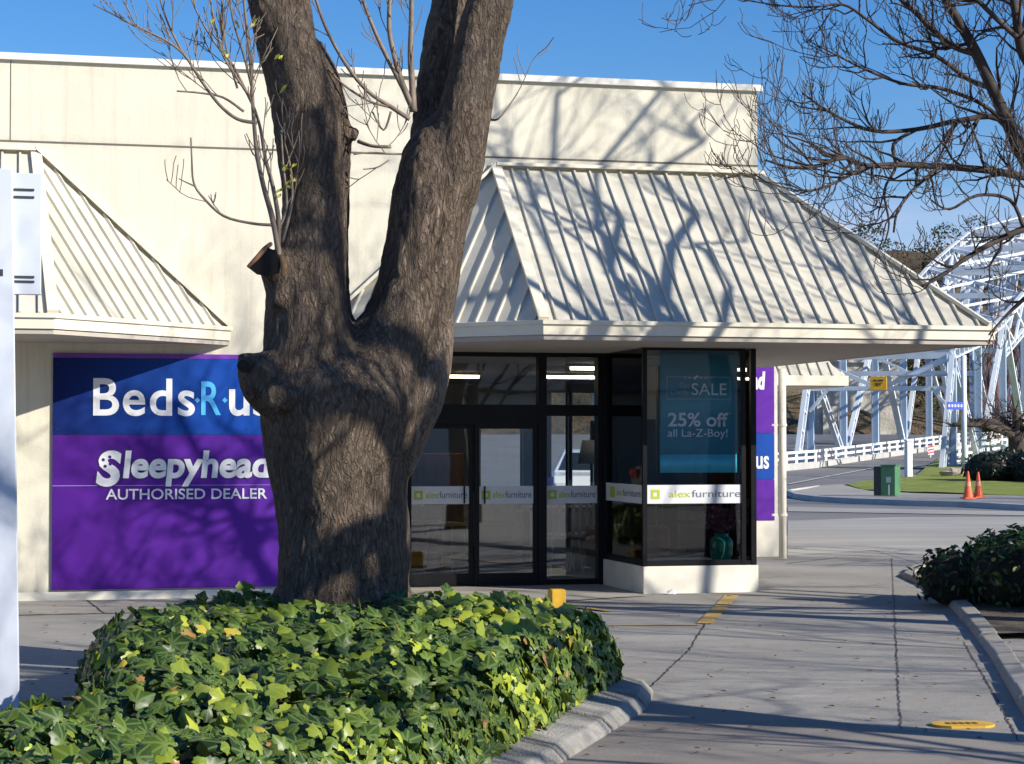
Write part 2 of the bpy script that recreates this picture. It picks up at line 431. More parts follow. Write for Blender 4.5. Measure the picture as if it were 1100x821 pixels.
def gradsign(name, z0, c0, z1, c1):      # printed gradient of the sign vinyl
    m, nt, b = newmat(name)
    sep = N(nt, 'ShaderNodeSeparateXYZ'); nt.links.new(coords(nt), sep.inputs[0])
    mr = N(nt, 'ShaderNodeMapRange'); mr.inputs[1].default_value = z0; mr.inputs[2].default_value = z1
    nt.links.new(sep.outputs[0], mr.inputs[0])
    c = ramp(nt, mr.outputs[0], [(0, c0), (1, c1)])
    nt.links.new(c, b.inputs['Base Color']); b.inputs['Roughness'].default_value = .5; b.inputs['Specular IOR Level'].default_value = .15
    bump(nt, b, nz(nt, coords(nt), 2.5, 3), .08, .02)
    return m
MT['sblue'] = gradsign('sign_blue', 0, (.004,.014,.11), 2.6, (.010,.085,.44))
MT['spurple'] = gradsign('sign_purple', 0, (.065,.010,.20), 2.6, (.125,.028,.36))
MT['sviolet'] = simple('sign_violet_edge', (.16,.035,.36), .45)
MT['bnavy'] = simple('banner_teal_blue', (.06,.32,.47), .4, 0, .10, 3)
MT['bcyan'] = simple('banner_cyan', (.10,.70,.90), .3, 0, .10, 5, .3, 9, .02)
MT['btext'] = simple('banner_white_print', (.93,.95,.96), .5, 0, .02, 3)
MT['bfaint'] = simple('banner_grey_print', (.45,.55,.6), .5, 0, .02, 3)
MT['frost'] = simple('frosted_white_film', (.66,.67,.70), .55, 0, .04, 6)
MT['lime'] = simple('lime_print', (.44,.50,.03), .5, 0, .03, 3)
MT['greytx'] = simple('grey_print', (.13,.14,.17), .5, 0, .03, 3)

# ------------------------------------------------------------------ text
def text_mesh(s, x0, x1, z0, z1, Y, name, mt, parent, bold=0.0, shear=0, depth=.003, space=1.0, keep=False):
    cu = bpy.data.curves.new('t', 'FONT'); cu.body = s; cu.offset = bold; cu.shear = shear; cu.extrude = 0.0; cu.space_character = space
    cu.resolution_u = 5
    to = bpy.data.objects.new('t', cu); COL.objects.link(to)
    bpy.context.view_layer.update()
    me = bpy.data.meshes.new_from_object(to.evaluated_get(bpy.context.evaluated_depsgraph_get()))
    bpy.data.objects.remove(to)
    xs = [v.co.x for v in me.vertices]; ys = [v.co.y for v in me.vertices]
    ax, bx, ay, by = min(xs), max(xs), min(ys), max(ys)
    off = WL[parent.name] if parent is not None else Vector((0,0,0))
    sz = (z1-z0)/(by-ay); sx = (x1-x0)/(bx-ax)
    for v in me.vertices:
        X = x0+(v.co.x-ax)*sx; Z = z0+(v.co.y-ay)*sz
        v.co = Vector((X, Y, Z))-off
    me.materials.clear(); me.materials.append(mt)
    me.name = name
    return link_mesh(name, me, parent)
def px2(x0, x1, y0, y1, Y):       # pixel box -> wall coordinates on plane Y
    a = onY(x0, y1, Y); b = onY(x1, y0, Y); return a.x, b.x, a.z, b.z

# ================================================================== ground
def sheet(name, pts, dz, mt, label=None):
    bm = bmesh.new()
    f = bm.faces.new([bm.verts.new((p[0], p[1], 0)) for p in pts])
    if f.normal.z < 0: f.normal_flip()
    nrm = Vector((math.sin(YAW), math.cos(YAW), 0))
    for D in (70, 100, 165):
        bmesh.ops.bisect_plane(bm, geom=bm.verts[:]+bm.edges[:]+bm.faces[:], plane_co=nrm*D, plane_no=nrm)
    bmesh.ops.triangulate(bm, faces=bm.faces[:])
    for v in bm.verts: v.co.z = tz(v.co.x, v.co.y)+dz
    bmesh.ops.recalc_face_normals(bm, faces=bm.faces)
    me = bpy.data.meshes.new(name); bm.to_mesh(me); bm.free()
    if me.polygons and me.polygons[0].normal.z < 0: me.flip_normals()
    me.materials.append(mt)
    o = link_mesh(name, me, None); o['kind'] = 'structure'
    if label: o['label'] = label
    return o
sheet('ground', [(-900,-400),(1500,-400),(1500,1600),(-900,1600)], -.004, MT['road'])
# driveway and forecourt concrete
gr = lambda x, y: gp(x, y)
drv = [(-12,-14),(16,-14),(16, 6),(14,14),(13.5,20),(14.6,27),(16.6,33.5),(15.5,34.5),(-12,34.5)]
sheet('driveway', drv, .002, MT['drive'])
# footpath band along the shop wall
sheet('footpath', [(-10,20.2),(3.2,20.3),(5.2,20.6),(6.66,21.25),(6.66,23.3),(-10,23.3)], .007, MT['path'])
# paler chip-seal band where the drive meets the street
a = [gp(846,598), gp(846,560), gp(960,556), gp(1100,556), gp(1260,562), gp(1180,640), gp(1000,610), gp(940,592)]
sheet('street_crossing', a, .006, MT['lane'])
sheet('road_patch', [gp(846,545), gp(1250,553), gp(1250,557), gp(846,550)], .010, MT['lane'])
sheet('asphalt_and_shade_patch', [gp(560,835), gp(604,818), gp(642,792), gp(688,757), gp(790,766), gp(900,777), gp(1000,788), gp(1130,803), gp(1200,960), gp(560,960)], .007, MT['patch'])  # asphalt by the kerb; the right part paints in the tree shade band
# joints and cracks in the concrete
def crack(name, pts, w, mt, dz=.006, jit=.007, seed=1):
    rng = random.Random(seed); mb = MB(); P = []
    for i in range(len(pts)-1):
        a, b = Vector(pts[i]), Vector(pts[i+1]); n = max(2, int((b-a).length/.07))
        for k in range(n): P.append(a.lerp(b, k/n))
    P.append(Vector(pts[-1]))
    L = []; Rr = []
    for i, p in enumerate(P):
        d = (P[min(i+1, len(P)-1)]-P[max(i-1, 0)]); d.z = 0; d.normalize(); n = Vector((d.y, -d.x, 0))
        o = n*rng.uniform(-jit, jit); ww = w*rng.uniform(.5, 1.3)
        L.append(p+o-n*ww/2+Vector((0,0,dz))); Rr.append(p+o+n*ww/2+Vector((0,0,dz)))
    for i in range(len(P)-1):
        if rng.random() < (.12 if jit > .01 else 0): continue
        mb.poly([L[i], Rr[i], Rr[i+1], L[i+1]])
    o = mb.build(name, mt); o['kind'] = 'structure'; return o
crack('driveway_joint', [gp(790,642), gp(757,672), gp(740,700), gp(690,748)], .014, MT['tar'], seed=2)
crack('driveway_joint', [gp(958,600), gp(961,660), gp(965,740), gp(968,790), gp(975,860)], .009, MT['tar'], seed=3, jit=.010)
crack('driveway_joint', [gp(1035,690), gp(1060,735), gp(1090,790), gp(1110,830)], .009, MT['tar'], seed=4)
crack('driveway_joint', [gp(845,606), gp(900,600), gp(960,602)], .03, MT['tar'], seed=5)
crack('footpath_joint', [(-4,20.25,0), (3.2,20.32,0), (5.2,20.6,0), (6.6,21.2,0)], .03, MT['tar'], dz=.011, seed=6)
crack('footpath_joint', [(.9,20.3,0),(.8,22,0)], .02, MT['tar'], dz=.011, seed=7)
def strip(name, p, q, w, mt, dz=.008):
    d = (q-p).normalized(); n = Vector((d.y,-d.x,0))*w/2; z = Vector((0,0,dz))
    mb = MB(); mb.poly([p-n+z, p+n+z, q+n+z, q-n+z]); o = mb.build(name, mt, fixn=False)
    if o.data.polygons[0].normal.z < 0: o.data.flip_normals()
    o['kind'] = 'structure'; return o
strip('yellow_line', gp(757,672), gp(787,640), .15, MT['yline'], .012)
strip('faded_yellow_line', gp(640,674), gp(752,673), .07, MT['yfaint'], .012)
strip('faded_yellow_line', gp(600,652), gp(655,658), .12, MT['yline'], .016)

# kerbs -------------------------------------------------------------
kerb_out = [(-3,9.2),(-.6,8.6),(1.0,8.35),(2.2,9.35),(2.80,10.35),(3.35,11.35),(3.82,12.2),(4.10,12.95),(4.04,13.45),(3.80,14.15),(3.1,14.95),(2.2,15.25),(1.3,15.05),(.74,14.45),(.46,13.5),(.42,12.2),(.36,11.0),(.2,10.5),(-.4,10.35),(-3,10.35)]
def blocks(name, path, prof, seglen=.62, gap=.02, seed=3, mt=None):
    rng = random.Random(seed); mb = MB(); P = [Vector((p[0], p[1])) for p in path]
    # resample path
    out = [P[0]]
    acc = 0
    for i in range(len(P)-1):
        a, b = P[i], P[i+1]; L = (b-a).length; n = max(1, round(L/seglen))
        for k in range(1, n+1): out.append(a.lerp(b, k/n))
    for i in range(len(out)-1):
        a, b = out[i], out[i+1]; d = (b-a).normalized()
        jz = rng.uniform(-.018, .015)
        pa = a+d*gap*rng.uniform(.3, 1); pb = b-d*gap*rng.uniform(.3, 1)
        mb.sweep([pa, pb], [(o, z+(jz if z > .02 else 0)) for o, z in prof])
    o = mb.build(name, mt or MT['conc_l']); o['kind'] = 'structure'
    md = o.modifiers.new('b', 'BEVEL'); md.width = .012; md.segments = 2; md.limit_method = 'ANGLE'
    return o
blocks('planter_kerb', kerb_out, [(0,-.02),(0,.03),(-.06,.09),(-.30,.13),(-.33,.13),(-.33,-.02)], seglen=.85, gap=.03)
kr = [gp(1110,790), gp(1062,705), gp(1040,675), gp(1018,650), gp(990,630), gp(968,620), gp(980,613), gp(1010,610), gp(1050,606)]
kr_path = [(p.x, p.y) for p in kr]
blocks('planter_kerb', kr_path, [(0,-.02),(0,.03),(.03,.07),(.16,.08),(.16,-.02)], seed=8, mt=MT['path'])
soil = [(p[0]+.1, p[1]+.0) for p in kr_path[1:]]+[(13,19),(12,13),(8.2,13.4)]
sheet('planter_soil', [(gp(1058,690).x, gp(1058,690).y)]+[(p.x+.1, p.y) for p in (gp(1036,668), gp(1014,646), gp(986,628), gp(985,616), gp(1050,609))]+[(13.2,24),(13.0,16.2)], .06, MT['dirt'])

# ================================================================== street beyond
isl = [gp(848,531), gp(858,535.5), gp(880,538.5), gp(920,541), gp(985,543.5), gp(1040,545), gp(1100,548.5), gp(1300,556)]
islb = [gp(1300,505), gp(1012,492), gp(1000,500), gp(985,512), gp(968,519), gp(930,521.5), gp(880,525)]
sheet('far_footpath', isl+islb, .10, MT['path'])
mb = MB(); mb.sweep([(p.x, p.y) for p in [gp(880,525)]+isl], [(-.02,-.02),(-.02,.15),(.12,.14),(.16,.0),(.16,-.02)])
MT['kerb_far'] = simple('street_kerb', (.42,.41,.39), .9, 0, .15, 1)
o = mb.build('street_kerb', MT['kerb_far']); o['kind'] = 'structure'
g1 = [gp(908,524), gp(935,530.5), gp(985,533.5), gp(1060,535.5), gp(1300,541), gp(1400,488), gp(1120,486), gp(1040,488.5), gp(1016,490), gp(1006,497), gp(992,507), gp(984,515), gp(940,519.5)]
# grass verge as a gently mounded sheet
def mound(name, poly, hfun, mt, step=.8):
    bm = bmesh.new()
    f = bm.faces.new([bm.verts.new((p[0], p[1], 0)) for p in poly])
    xs = [p[0] for p in poly]; ys = [p[1] for p in poly]
    x = min(xs)
    while x < max(xs):
        bmesh.ops.bisect_plane(bm, geom=bm.verts[:]+bm.edges[:]+bm.faces[:], plane_co=(x,0,0), plane_no=(1,0,0)); x += step*2
    y = min(ys)
    while y < max(ys):
        bmesh.ops.bisect_plane(bm, geom=bm.verts[:]+bm.edges[:]+bm.faces[:], plane_co=(0,y,0), plane_no=(0,1,0)); y += step*2
    for v in bm.verts: v.co.z = hfun(v.co.x, v.co.y)
    bmesh.ops.recalc_face_normals(bm, faces=bm.faces)
    me = bpy.data.meshes.new(name); bm.to_mesh(me); bm.free()
    if me.polygons[0].normal.z < 0: me.flip_normals()
    for p in me.polygons: p.use_smooth = True
    me.materials.append(mt); return link_mesh(name, me, None)
gv = mound('grass_verge', [(p.x, p.y) for p in g1], lambda x, y: tz(x, y)+.13+.05*noise.noise(Vector((x*.6, y*.6, 3))), MT['grass'])
tag(gv, kind='structure')
# pale line markings on the road to the bridge
strip('road_edge_line', gp(846,521), gp(940,503), .18, MT['line'], .03)
for o in [x for x in COL.objects if x.name.startswith('road_edge_line')]: pass

# ================================================================== shop building
YW = 22.08; YD = 23.2; YF = 21.58
ZT = 5.66
shop = empty('furniture_shop', (3, YW, 0), 'cream rendered furniture shop with ribbed canopies and dark glazed entrance', 'shop building')
wm = MB()
# front wall: left panel, band above the shopfront, right upper block
XR = 8.24; XS = 4.2
wm.box(-9, XS, YW, YW+.25, 0, ZT)
wm.box(XS, XR, YW, YW+.25, 2.72, ZT)
wm.box(XR-.25, XR, YW+.25, 34, 2.72, ZT)           # right flank of the upper block
wm.box(XS-.25, XS, YW+.25, YD+.3, 0, 2.72)         # return beside the doors
wall = wm.build('wall', MT['wall'], shop)
jm = MB(); jm.box(-9, XR+.004, YW-.006, YW, 4.782, 4.80); jm.box(-.012, -.005, YW-.005, YW, 4.80, ZT-.02)
jm.build('wall_joint', simple('recessed_joint_shadow_grey', (.13,.12,.10), .9), shop)
cm = MB(); cm.sweep([(-9, YW), (XR, YW), (XR, 34)], [(.05,ZT-.02),(.05,ZT+.05),(-.30,ZT+.07),(-.30,ZT-.02)]); cm.build('parapet_capping', MT['cap'], shop)
cm = MB(); cm.box(-9, XS, YW-.025, YW, 0, .095, bev=.008); cm.build('base_course', MT['plinth'], shop)
rf = MB(); rf.box(-9, XR-.25, YW+.26, 34, 5.2, 5.3); rf.build('roof', MT['cap'], shop)

def facet(mb, poly, eave, spacing, rw=.030, rh=.027, start=.5):
    poly = [Vector(p) for p in poly]
    nrm = (poly[1]-poly[0]).cross(poly[2]-poly[0]).normalized()
    if nrm.z < 0: nrm = -nrm
    mb.slab(poly, .02)
    e = (Vector(eave[1])-Vector(eave[0])).normalized(); u = nrm.cross(e)
    if u.z < 0: u = -u
    o = Vector(eave[0]); cs = [((p-o).dot(e), (p-o).dot(u)) for p in poly]
    lo = min(c[0] for c in cs); hi = max(c[0] for c in cs); t = lo+spacing*start
    while t < hi:
        ys = []
        for i in range(len(cs)):
            a, b = cs[i], cs[(i+1) % len(cs)]
            if (a[0]-t)*(b[0]-t) < 0: ys.append(a[1]+(b[1]-a[1])*(t-a[0])/(b[0]-a[0]))
        if len(ys) == 2 and abs(ys[0]-ys[1]) > .08:
            y0, y1 = min(ys)+.01, max(ys)-.03
            B = []
            for yy in (y0, y1):
                for dx, hh in ((-rw/2, 0), (-rw*.32, rh), (rw*.32, rh), (rw/2, 0)):
                    B.append(o+e*(t+dx)+u*yy+nrm*(hh+.001))
            b = len(mb.v); mb.v += B
            for q in ((0,1,5,4),(1,2,6,5),(2,3,7,6),(0,3,2,1),(4,5,6,7)): mb.face([b+i for i in q])
        t += spacing
def hip(mb, p, q, na, w=.11, lift=.03):
    p, q = Vector(p), Vector(q); mb.bar(p+Vector((0,0,lift)), q+Vector((0,0,lift)), w, .035)
EZ, TZ = 2.87, 4.68
def canopy(name, fpath, top, facets, hips, soffit):
    c = MB()
    for poly, eave, sp, st in facets: facet(c, poly, eave, sp, start=st)
    o = c.build(name, MT['roof'], shop)
    f = MB(); f.sweep(fpath, [(.035,2.735),(.035,EZ-.035),(.06,EZ-.03),(.06,EZ+.01),(-.03,EZ+.02),(-.03,2.735)])
    f.build('fascia', MT['fascia'], o)
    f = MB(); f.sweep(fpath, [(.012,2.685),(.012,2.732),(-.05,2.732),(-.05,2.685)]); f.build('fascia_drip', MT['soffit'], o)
    h = MB()
    for a, b in hips: hip(h, a, b, None)
    h.build('hip_flashing', MT['fascia'], o)
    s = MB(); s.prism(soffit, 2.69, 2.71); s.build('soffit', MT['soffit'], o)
    return o
# left canopy
LF = (.40, 20.2); LWp = (2.26, YW)
canopy('canopy', [(-9,20.2), LF, (2.26, YW-.001)], None,
    [([(-9,20.2,EZ), (*LF,EZ), (.25,YW,TZ), (-9,YW,TZ)], ((-9,20.2,EZ),(0,20.2,EZ)), .18, .5),
     ([(*LF,EZ), (*LWp,EZ), (.25,YW,TZ)], ((*LF,EZ),(*LWp,EZ)), .178, .6)],
    [((*LF,EZ), (.25,YW,TZ)), ((2.26,YW-.03,EZ), (.25,YW-.03,TZ+.02)), ((.25,YW-.03,TZ), (-9,YW-.03,TZ))],
    [(-9,20.22), LF, LWp, (-9,YW)])
# right canopy wrapping the corner
RF = (5.22, 20.1); RC = (10.12, 20.1); YB = 28.2
canopy('canopy', [(3.24, YW), RF, RC, (10.12, YB)], None,
    [([(*RF,EZ), (3.24,YW,EZ), (5.18,YW,TZ)], ((*RF,EZ),(3.24,YW,EZ)), .235, .45),
     ([(*RF,EZ), (*RC,EZ), (8.26,YW,TZ), (5.18,YW,TZ)], ((5.22,20.1,EZ),(9,20.1,EZ)), .178, 1.0),
     ([(*RC,EZ), (10.12,YB,EZ), (8.26,YB,TZ), (8.26,YW,TZ)], ((*RC,EZ),(10.12,YB,EZ)), .178, .5)],
    [((*RF,EZ), (5.18,YW-.02,TZ)), ((*RC,EZ), (8.26,YW-.02,TZ)), ((3.24,YW-.03,EZ), (5.18,YW-.03,TZ)), ((5.18,YW-.04,TZ), (8.3,YW-.04,TZ))],
    [(3.24,YW), (5.22,20.12), (10.10,20.12), (10.10,YB), (4.2,YB), (4.2,YW)])
# ceiling/interior shell, walls as separate meshes (parts)
im = MB(); im.box(-6, 8.15, YD+.12, 34, 2.64, 2.68); im.box(8.15, 10.8, YB+.2, 34, 2.64, 2.68); im.build('interior_ceiling', MT['inceil'], shop)
im = MB(); im.box(-6, 8.15, YD+.06, 34, .004, .02); im.box(8.15, 10.8, YB+.2, 34, .004, .02); im.build('interior_floor', MT['infloor'], shop)
# back wall with window openings
def wall_holes(mb, x0, x1, z0, z1, y0, y1, holes):
    xs = sorted({x0, x1, *[h[0] for h in holes], *[h[1] for h in holes]})
    for a, b in zip(xs[:-1], xs[1:]):
        hs = sorted([(h[2], h[3]) for h in holes if h[0] <= a+1e-6 and h[1] >= b-1e-6]); z = z0
        for p, q in hs:
            if p > z: mb.box(a, b, y0, y1, z, p)
            z = q
        if z < z1: mb.box(a, b, y0, y1, z, z1)
holes = [(7.72,8.45,.75,1.95), (8.95,9.25,.7,2.5), (9.32,9.98,.7,2.5)]
im = MB(); wall_holes(im, -6, 10.8, 0, 2.64, 34, 34.15, holes); im.box(8.15, 8.3, 25.4, YB+.2, 0, 2.64); im.box(-6, -5.9, YD+.3, 34, 0, 2.64)
im.box(10.65, 10.8, YB+.25, 34, 0, 2.69)
im.build('interior_wall', MT['inwall'], shop)
fm = MB()
for h in holes:
    for (a, b, c, d) in ((h[0]-.05,h[0],h[2]-.05,h[3]+.05),(h[1],h[1]+.05,h[2]-.05,h[3]+.05),(h[0],h[1],h[2]-.05,h[2]),(h[0],h[1],h[3],h[3]+.05)):
        fm.box(a, b, 33.96, 34.16, c, d)
fm.build('rear_window_frame', MT['chairw'], shop)
# rear wing wall facing the street with plinth line
rw = MB(); rw.box(8.3, 10.82, YB, YB+.2, 0, 2.69); rw.box(10.62,10.82,YB+.2,34.2,0,2.69)
rw.build('wing_wall', MT['wall'], shop)
rw = MB(); rw.box(8.31, 10.84, YB-.02, YB, 0, .62, bev=.006); rw.build('wing_dado', MT['plinth'], shop)

# ---- shopfront glazing, door plane
def rect_frame(mb, x0, x1, z0, z1, y, t=.05, d=.06):
    mb.box(x0, x0+t, y-d/2, y+d/2, z0, z1); mb.box(x1-t, x1, y-d/2, y+d/2, z0, z1)
    mb.box(x0+t, x1-t, y-d/2, y+d/2, z0, z0+t); mb.box(x0+t, x1-t, y-d/2, y+d/2, z1-t, z1)
X = lambda px, Y=YD: onY(px, 475, Y).x
Zp = lambda py, px=580, Y=YD: onY(px, py, Y).z
sf = empty('entrance_shopfront', (5, YD, 0), 'black aluminium framed glass shopfront with sliding doors under the canopy', 'shopfront')
def band(parent, x0, x1, y, z0, z1, tw=1.0):
    b = MB(); b.box(x0, x1, y-.003, y, z0, z1); o = b.build('sticker_band', MT['frost'], parent)
    w = x1-x0; h = z1-z0; q = MB()
    lx = x0+w*.045; s = h*.5; zc = (z0+z1)/2
    rect_frame(q, lx, lx+s, zc-s/2, zc+s/2, y-.005, s*.28, .002)
    q.build('logo', MT['lime'], o)
    tx = x0+w*(.25 if tw == 1 else .225); tm = tx+w*.21; te = x0+w*.965
    text_mesh('alex', tx, tx+w*.225, zc-h*.17, zc+h*.20, y-.005, 'lettering', MT['lime'], o, bold=.012)
    text_mesh('furniture', tx+w*.235, te, zc-h*.17, zc+h*.22, y-.005, 'lettering', MT['greytx'], o, bold=.004)
    return o
ztr0, ztr1 = Zp(447), Zp(435)
zb = .03
xs = [XS, X(437), X(505), X(515), X(577), X(586), X(641), X(650)]
zs0, zs1 = Zp(541), Zp(522)
fm = MB()
fm.box(XS, xs[1], YD-.05, YD+.05, 0, 2.69)
fm.box(X(577), X(586), YD-.06, YD+.06, 0, 2.69)
fm.box(X(641), X(651), YD-.06, YD+.06, 0, 2.69)
fm.box(xs[1], X(577), YD-.058, YD+.058, Zp(456), ztr1)      # deep header over the doors
fm.box(X(586), X(641), YD-.045, YD+.045, ztr0, ztr1)
fm.box(X(586), X(641), YD-.045, YD+.045, 0, .07)
fm.box(X(586), X(641), YD-.045, YD+.045, 2.64, 2.69)
fm.box(xs[1], X(577), YD-.045, YD+.045, 2.64, 2.69)
fm.box(xs[1], X(577), YD-.10, YD+.10, 0, .015)
fm.box(X(655), X(668), YD+.30, YD+.42, 0, 2.66)
fm.build('frame', MT['black'], sf)
def pane(parent, x0, x1, z0, z1, y, name='pane', mt='glass'):
    b = MB(); b.box(x0, x1, y-.004, y+.004, z0, z1); return b.build(name, MT[mt], parent)
pane(sf, xs[1], X(577), ztr1, 2.64, YD); pane(sf, X(586), X(641), ztr1, 2.64, YD)
p = pane(sf, X(586), X(641), .07, ztr0, YD); band(p, X(586), X(641), YD-.008, zs0, zs1)
for (a, b) in ((X(437), X(509)), (X(509), X(577))):
    dm = MB(); ztop = Zp(456)
    yy = YD+(.02 if a == X(437) else -.02)
    rect_frame(dm, a+.003, b-.003, .016, ztop, yy, .052, .045)
    dm.box(a+.055, b-.055, yy-.02, yy+.02, .068, .15)
    d = dm.build('sliding_door', MT['black'], sf)
    p = pane(d, a+.055, b-.055, .15, ztop-.052, yy); band(p, a+.055, b-.055, yy-.009, zs0, zs1)
    hm = MB(); hx = b-.115 if a == X(437) else a+.115
    hm.box(hx-.008, hx+.008, yy-.05, yy-.03, .95, 1.15) ; hm.build('handle', MT['black'], d)
# blue notice square on the right pane
nm = MB(); nm.box(X(587), X(594), YD-.012, YD-.008, Zp(521), Zp(513)); nm.build('notice', simple('blue_notice', (.25,.25,.6), .5), sf)

# ---- projecting display window
X0, X1 = 6.72, 8.03; PZ = .30
dw = empty('display_window', (7.3, YF, 0), 'projecting glass corner display window on a low cream plinth', 'display window')
pm = MB(); pm.box(X0, X1+.02, YF, YD+.02, 0, PZ, bev=.006); pm.build('plinth', MT['plinth'], dw)
fm = MB(); c = .06
fm.box(X0, X0+.048, YF, YF+.048, PZ, 2.69); fm.box(X1-c, X1, YF, YF+c, PZ, 2.69); 
fm.box(X1-.172, X1-.122, YF+.002, YF+.05, PZ, 2.69)
fm.box(X0, X0+c, YD-.1, YD-.04, PZ, 2.69); fm.box(X1-c, X1, YD-.06, YD, PZ, 2.69)
fm.box(X0+.049, X1-.173, YF+.005, YF+c-.005, PZ, PZ+.06); fm.box(X1-.121, X1-.061, YF+.005, YF+c-.005, PZ, PZ+.05); fm.box(X0+.005, X0+c-.005, YF+c, YD-.1, PZ, PZ+.07); fm.box(X1-c+.005, X1-.005, YF+c, YD-.06, PZ, PZ+.05)
fm.box(X0+.049, X1-.173, YF+.005, YF+c-.005, 2.66, 2.69)
fm.build('frame', MT['black'], dw)
pf = pane(dw, X0+.049, X1-.173, PZ+.061, 2.66, YF+.03, mt='glassc')
zb0, zb1 = onY(745,541,YF).z, onY(745,521,YF).z
band(pf, onY(695,500,YF).x, onY(799.5,500,YF).x, YF+.02, zb0, zb1, 1.02)
b = MB(); b.box(X0+.026, X0+.034, YF+c, YD-.1, PZ+.07, 2.69); ps = b.build('pane', MT['glassc'], dw)
b = MB(); b.box(X0+.018, X0+.022, YF+c, YD-.12, zb0, zb1); sb = b.build('sticker_band', MT['frost'], ps)
# lettering on the side band (turned to face left)
def side_text(s, y0, y1, z0, z1, mt):
    o = text_mesh(s, 0, abs(y1-y0), z0, z1, 0, 'lettering', mt, None)
    off = WL[sb.name]
    for v in o.data.vertices:
        x, y, z = v.co; v.co = Vector((X0+.015, y0-x, z))-off
    o.parent = sb; return o
zc = (zb0+zb1)/2; h = zb1-zb0
side_text('alex', YD-.55, YD-.75, zc-h*.17, zc+h*.2, MT['lime']); side_text('furniture', YD-.8, YF+.14, zc-h*.17, zc+h*.22, MT['greytx'])
lg = MB(); lg.box(X0+.013, X0+.016, YD-.48, YD-.30, zc-h*.3, zc+h*.3); lg.build('logo', MT['lime'], sb)
b = MB(); b.box(X1-.034, X1-.026, YF+c, YD-.06, PZ+.05, 2.69); b.build('pane', MT['glassc'], dw)
# glazed side of the shop behind the display
b = MB(); b.box(X1+.06, X1+.12, YD+.02, YD+.08, 0, 2.69); b.box(X1+.06, X1+.12, 25.32, 25.4, 0, 2.69); b.box(X1+.06,X1+.12,YD+.08,25.32,0,.30)
b.build('side_frame', MT['black'], sf)
b = MB(); b.box(X1+.08, X1+.09, YD+.08, 25.32, .3, 2.69); b.build('pane', MT['glass'], sf)
# inner dark screen posts of the lobby
b = MB(); b.box(X0-.02, X0+.02, YD+.2, YD+.24, .02, 2.64); b.build('lobby_post', MT['black'], sf)

# ---- vase with dried flowers in the display
vp = onY(775, 603, YF+.35)
va = empty('vase', (vp.x, vp.y, PZ), 'green glazed urn holding dried purple flowers inside the corner display window', 'vase')
m_ = MB(); m_.lathe([(.085,0),(.10,.02),(.125,.10),(.135,.20),(.13,.25),(.10,.29),(.075,.31),(.09,.335),(.08,.335),(.06,.30)], (vp.x, vp.y, PZ+.003), 28); m_.build('urn', MT['vase'], va, smooth=True)
rng = random.Random(4); st = MB(); fl = MB()
for i in range(90):
    a = rng.uniform(0, 6.28); rr = rng.uniform(.02, .30)*rng.random()**.3; hh = rng.uniform(.38, .62)
    q = Vector((vp.x+rr*math.cos(a), vp.y+rr*math.sin(a)*.6, PZ+hh)); p0 = Vector((vp.x, vp.y, PZ+.30))
    st.tube([p0, p0.lerp(q, .5)+Vector((0,0,.04)), q], [.003,.002,.0015], 3)
    for k in range(4):
        c = q+Vector([rng.gauss(0, .018) for _ in range(3)]); n_ = Vector([rng.gauss(0,1) for _ in range(3)]).normalized(); u = n_.orthogonal().normalized()*.016; w = n_.cross(u)
        fl.poly([c-u-w, c+u-w, c+u+w, c-u+w])
st.build('stems', MT['twigbrown'], va); fl.build('flowers', MT['flower'], va, fixn=False)

# ---- sale banner hanging behind the glass
bx0, bx1, bz0, bz1 = px2(709, 792, 377, 508, YF+.12)
bn = empty('sale_banner', ((bx0+bx1)/2, YF+.12, bz0), 'dark teal sale banner reading 25% off hung inside the corner window', 'banner')
YBN = YF+.12
nseg = 24; m_ = MB()
for part, (za, zb_) in enumerate(((bz0+.20, bz1), (bz0, bz0+.20))):
    m_ = MB(); pts = []
    for i in range(nseg+1):
        x = bx0+(bx1-bx0)*i/nseg
        y = YBN+.004*math.sin(i*.8)+(.006*math.sin(i*1.9) if part else 0)
        for z in (za, zb_): pts.append(Vector((x, y, z)))
    b0 = len(m_.v); m_.v += pts
    for i in range(nseg): m_.face([b0+2*i, b0+2*i+2, b0+2*i+3, b0+2*i+1])
    o = m_.build('cloth' if part == 0 else 'lower_hem', MT['bnavy'] if part == 0 else MT['bcyan'], bn, smooth=True)
    sd = o.modifiers.new('s', 'SOLIDIFY'); sd.thickness = .002; sd.offset = 1
    if part == 0: cloth = o
YT = YBN-.012
def bt(s, x0, x1, y0, y1, mt='btext', bold=.0): text_mesh(s, *px2(x0, x1, y0, y1, YT), YT, 'lettering', MT[mt], cloth, bold=bold)
bt('25% off', 717.5, 782, 443.5, 458.5, bold=.022); bt('all La-Z-Boy!', 717.5, 781.5, 461, 472); bt('*', 783, 785, 443, 445.5)
bt('SALE', 743, 780.5, 412, 424.5); bt('Get', 730, 740.5, 411, 417, 'bfaint'); bt('Comfy', 720.5, 740, 418, 425.5, 'bfaint')
bt('L A', 735, 743, 404.5, 407); bt('B O Y', 752, 766, 404.5, 407)
q = MB(); fx0, fx1, fz0, fz1 = px2(716, 784.5, 405, 429, YT)
rect_frame(q, fx0, fx1, fz0, fz1, YT, .008, .002)
q.build('printed_border', MT['bfaint'], cloth)
q = MB(); pc = onY(747.5, 405.5, YT); M_ = Matrix.Translation(pc) @ Matrix.Rotation(R(-35), 4, 'Y'); q.box(-.03,.03,-.002,.001,-.012,.012,0,M_); q.build('emblem', MT['btext'], cloth)
q = MB(); q.tube([(bx0-.02, YBN+.01, bz1+.005), (bx1+.02, YBN+.01, bz1+.005)], .008, 8)
